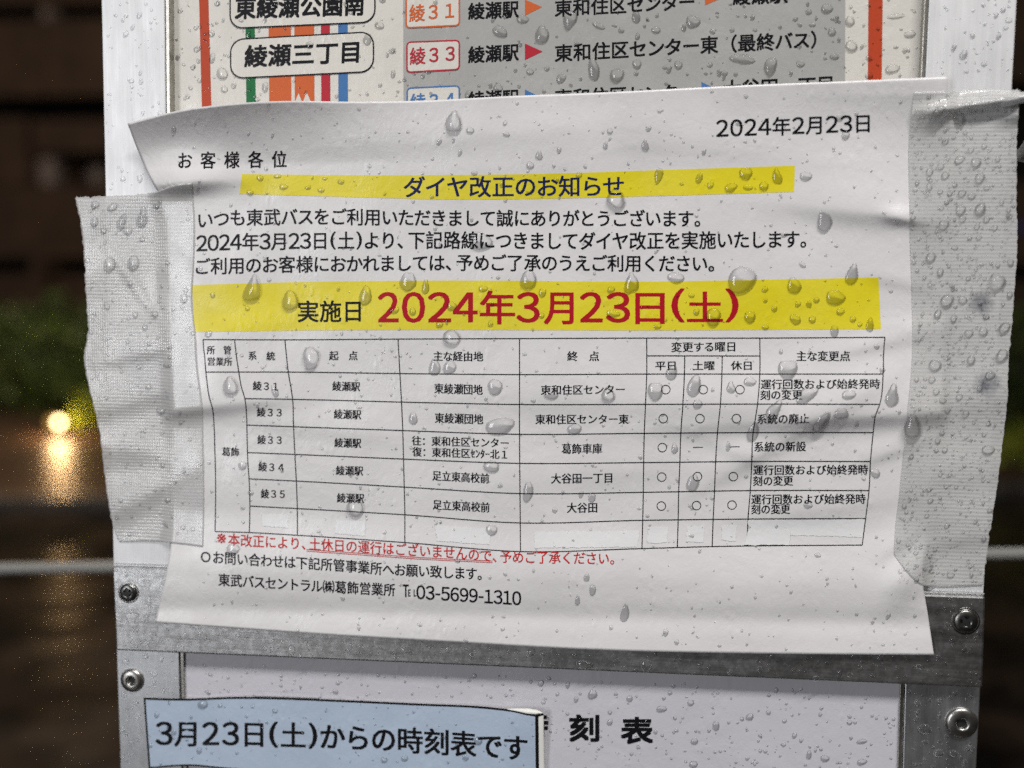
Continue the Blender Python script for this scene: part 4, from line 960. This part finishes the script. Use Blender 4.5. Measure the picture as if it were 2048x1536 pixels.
LM = {'notice': [(1586, 252, 'the issue date'), (465, 319, 'the greeting line'), (1028, 373, 'the yellow heading band'), (560, 372, 'the left part of the heading band'), (1480, 365, 'the right part of the heading band'), (600, 435, 'the first message line'), (1250, 437, 'the end of the first message line'), (600, 483, 'the start of the second message line'), (1000, 481, 'the middle of the second message line'),
                 (1500, 480, 'the end of the second message line'), (700, 528, 'the start of the third message line'), (1300, 527, 'the end of the third message line'), (658, 622, 'the black lettering on the date band'), (855, 613, 'the red year figures'), (1055, 613, 'the red month figure'), (1240, 613, 'the red day figures'), (1410, 613, 'the bracketed red weekday'), (1650, 605, 'the empty right end of the date band'), (480, 615, 'the empty left end of the date band'),
                 (440, 712, 'the first table heading'), (523, 711, 'the second table heading'), (688, 711, 'the third table heading'), (916, 712, 'the fourth table heading'), (1166, 712, 'the fifth table heading'), (1406, 712, 'the weekday headings'), (1646, 712, 'the last table heading'),
                 (460, 903, 'the tall first table cell'), (540, 880, 'the route number column'), (695, 800, 'the upper cells of the third column'), (700, 960, 'the lower cells of the third column'), (917, 790, 'the upper cells of the fourth column'), (920, 890, 'the two-line cell of the fourth column'), (920, 980, 'the lower cells of the fourth column'), (1165, 800, 'the upper cells of the fifth column'), (1165, 900, 'the middle cell of the fifth column'), (1165, 985, 'the lower cells of the fifth column'),
                 (1328, 800, 'the upper circles of the first day column'), (1323, 980, 'the lower circles of the first day column'), (1400, 820, 'the circles of the middle day column'), (1398, 960, 'the lower middle day column'), (1475, 800, 'the circles of the last day column'), (1465, 980, 'the lower last day column'), (1640, 780, 'the top remark cell'), (1565, 838, 'the second remark cell'), (1560, 893, 'the third remark cell'), (1620, 950, 'the fourth remark cell'), (1620, 1008, 'the fifth remark cell'),
                 (600, 1045, 'the left correction strips'), (1170, 1078, 'the long correction strip'), (1610, 1065, 'the widest correction strip'), (830, 1100, 'the red note'), (680, 1130, 'the enquiry line'), (610, 1168, 'the office name'), (935, 1190, 'the telephone number'), (1400, 1200, 'the blank lower right of the notice'), (1100, 1260, 'the bottom edge of the notice'), (900, 230, 'the top edge of the notice'), (1300, 215, 'the middle of the top edge'), (1780, 500, 'the edge of the right tape'), (1800, 950, 'the lower edge of the right tape')],
      'poster': [(603, 108, 'the lower stop name box'), (600, 15, 'the upper stop name box'), (409, 100, 'the left red border'), (1750, 80, 'the right red border'), (866, 20, 'the orange route badge'), (866, 112, 'the red route badge'), (866, 200, 'the blue route badge'), (987, 60, 'the station names'), (1250, 12, 'the top destination line'), (1280, 98, 'the middle destination line'), (1540, 85, 'the bracketed words'), (1250, 188, 'the half hidden destination line'), (1555, 175, 'the half hidden last destination'), (1520, 0, 'the top right station name')],
      'tape_r': [(1880, 222, 'the crumpled fold'), (1975, 215, 'the fold at the frame edge'), (1860, 340, 'the upper inner edge of the tape'), (1960, 330, 'the upper outer part of the tape'), (1890, 440, 'the part level with the first message line'), (1970, 430, 'the outer edge level with the first message line'), (1870, 600, 'the inner part level with the date band'), (1960, 612, 'the upper dark stain'), (2010, 650, 'the outer edge above the lower stain'), (1970, 765, 'the lower dark stain'), (1875, 760, 'the inner part level with the table top'), (1850, 880, 'the edge of the sheet under the tape'), (1950, 900, 'the outer part level with the middle rows'), (1900, 1000, 'the shaded lower part'), (1900, 1130, 'the bottom end of the tape')],
      'tape_l': [(240, 420, 'the top of the tape'), (180, 470, 'the loose outer edge near the top'), (240, 525, 'the upper ribs'), (320, 600, 'the inner part level with the date band'), (250, 680, 'the middle of the tape'), (320, 800, 'the creases of the tape'), (260, 900, 'the lower ribs'), (330, 990, 'the bottom end of the tape')],
      'bar': [(257, 1185, 'the left screw'), (1931, 1242, 'the right screw'), (500, 1275, 'the left lower edge'), (900, 1310, 'the middle lower edge'), (1300, 1335, 'the stained lower edge'), (1650, 1350, 'the right lower edge')],
      'panel': [(600, 1365, 'the scored line'), (1168, 1456, 'the bold first whole character'), (1274, 1460, 'the bold last character'), (900, 1370, 'the shadow of the crossbar'), (1500, 1440, 'the blank middle'), (1740, 1480, 'the right inner lip'), (1400, 1400, 'the shadow near the middle')],
      'sticker': [(450, 1468, 'the first figures'), (700, 1475, 'the middle characters'), (960, 1490, 'the last characters'), (420, 1405, 'the top left border'), (850, 1415, 'the top border')],
      'low_stile': [(265, 1360, 'the left rivet'), (1922, 1445, 'the right rivet'), (1850, 1500, 'the inner edge of the right stile'), (260, 1500, 'the lower left stile')],
      'stile': [(260, 100, 'the upper part of the left stile'), (270, 320, 'the left stile above the tape'), (1920, 80, 'the middle of the right stile'), (2015, 80, 'the outer edge of the right stile')]}
def drop_label(s, x, y, w, h, tear):
    m_ = max(w, h)
    size = 'very large' if m_ > 42 else 'large' if m_ > 30 else 'medium' if m_ > 20 else 'small' if m_ > 13 else 'tiny'
    shp = 'teardrop' if tear and h > w * 1.2 else 'long' if h > w * 1.5 else 'wide' if w > h * 1.25 else 'round' if abs(w - h) < 2.5 else 'oval'
    l = min(LM[s], key=lambda q_: math.hypot(q_[0] - x, (q_[1] - y) * 1.6))
    dx, dy = x - l[0], y - l[1]
    pos = ('right of' if dx > 0 else 'left of') if abs(dx) > abs(dy) * 1.3 else ('below' if dy > 0 else 'above')
    if math.hypot(dx, dy) < 13: pos = 'on'
    where = {'notice': 'notice', 'poster': 'poster', 'tape_r': 'right tape', 'tape_l': 'left tape', 'bar': 'crossbar', 'panel': 'lower panel', 'sticker': 'sticker', 'low_stile': 'lower frame', 'stile': 'upper frame'}[s]
    return f'{size} {shp} drop on {where}, {pos} {l[2]}'
GRP = {'notice': 'rain drops on the notice', 'poster': 'rain drops on the route poster', 'tape_r': 'rain drops on the right tape', 'tape_l': 'rain drops on the left tape', 'bar': 'rain drops on the crossbar', 'panel': 'rain drops on the lower panel', 'sticker': 'rain drops on the blue sticker', 'low_stile': 'rain drops on the lower frame', 'stile': 'rain drops on the upper frame'}
for (s, x, y, w, h, rot, tear) in big:
    pr = PROF[s] * r_.uniform(.85, 1.2)
    if (s, x, y) in (('notice', 621, 716), ('notice', 460, 771), ('notice', 710, 1017), ('notice', 505, 577), ('notice', 580, 600), ('notice', 1232, 397), ('notice', 903, 675), ('notice', 907, 243), ('notice', 1216, 788)): pr = .75
    v, f = drop_geo(x, y, w, h, rot, tear, s, pr, 22 if max(w, h) > 16 else 14, 7 if max(w, h) > 16 else 4, r_)
    c = v.mean(0)
    o = mesh('water_drop', v - c, f, M['water'], None, True)
    o.cycles.is_caustics_caster = False; o.location = Vector(c) * U

    tag(o, drop_label(s, x, y, w, h, tear), 'water drop', GRP[s])
by = {}
for o in bpy.data.objects:
    if o.name.startswith('water_drop'): by.setdefault(o['label'], []).append(o)
for lab, l in by.items():
    if len(l) > 1:
        dx = max(o.location.x for o in l) - min(o.location.x for o in l); dz = max(o.location.z for o in l) - min(o.location.z for o in l)
        l.sort(key=(lambda o: -o.location.z) if dz > dx else (lambda o: o.location.x))
        nm = (('upper', 'lower') if dz > dx else ('left', 'right')) if len(l) == 2 else (('top', 'middle', 'lowest') if dz > dx else ('leftmost', 'middle', 'rightmost'))
        for o, w_ in zip(l, nm): o['label'] = w_ + ' ' + lab
for o in bpy.data.objects:
    if o.name.startswith('water_drop') and len(o['label'].split()) > 16: o['label'] = o['label'].replace(' drop on notice,', ' drop').replace(' drop on right tape,', ' drop')
for sname in TR_:
    V, Fs, n = [], [], 0
    for (s, x, y, w, h, rot, tear) in rest:
        if s != sname: continue
        v, f = drop_geo(x, y, w, h, rot, tear, s, PROF[s] * r_.uniform(.7, 1.3) * (.5 if s in ('notice', 'poster', 'sticker') else .8), 8, 3, r_)
        V.append(v); Fs += [tuple(i + n for i in q_) for q_ in f]; n += len(v)
    if V:
        o = mesh('fine_droplets', np.vstack(V), Fs, M['water_small'], None, True)
        tag(o, 'fine rain droplets scattered over the ' + SURF[sname][1], 'droplets', kind='stuff')
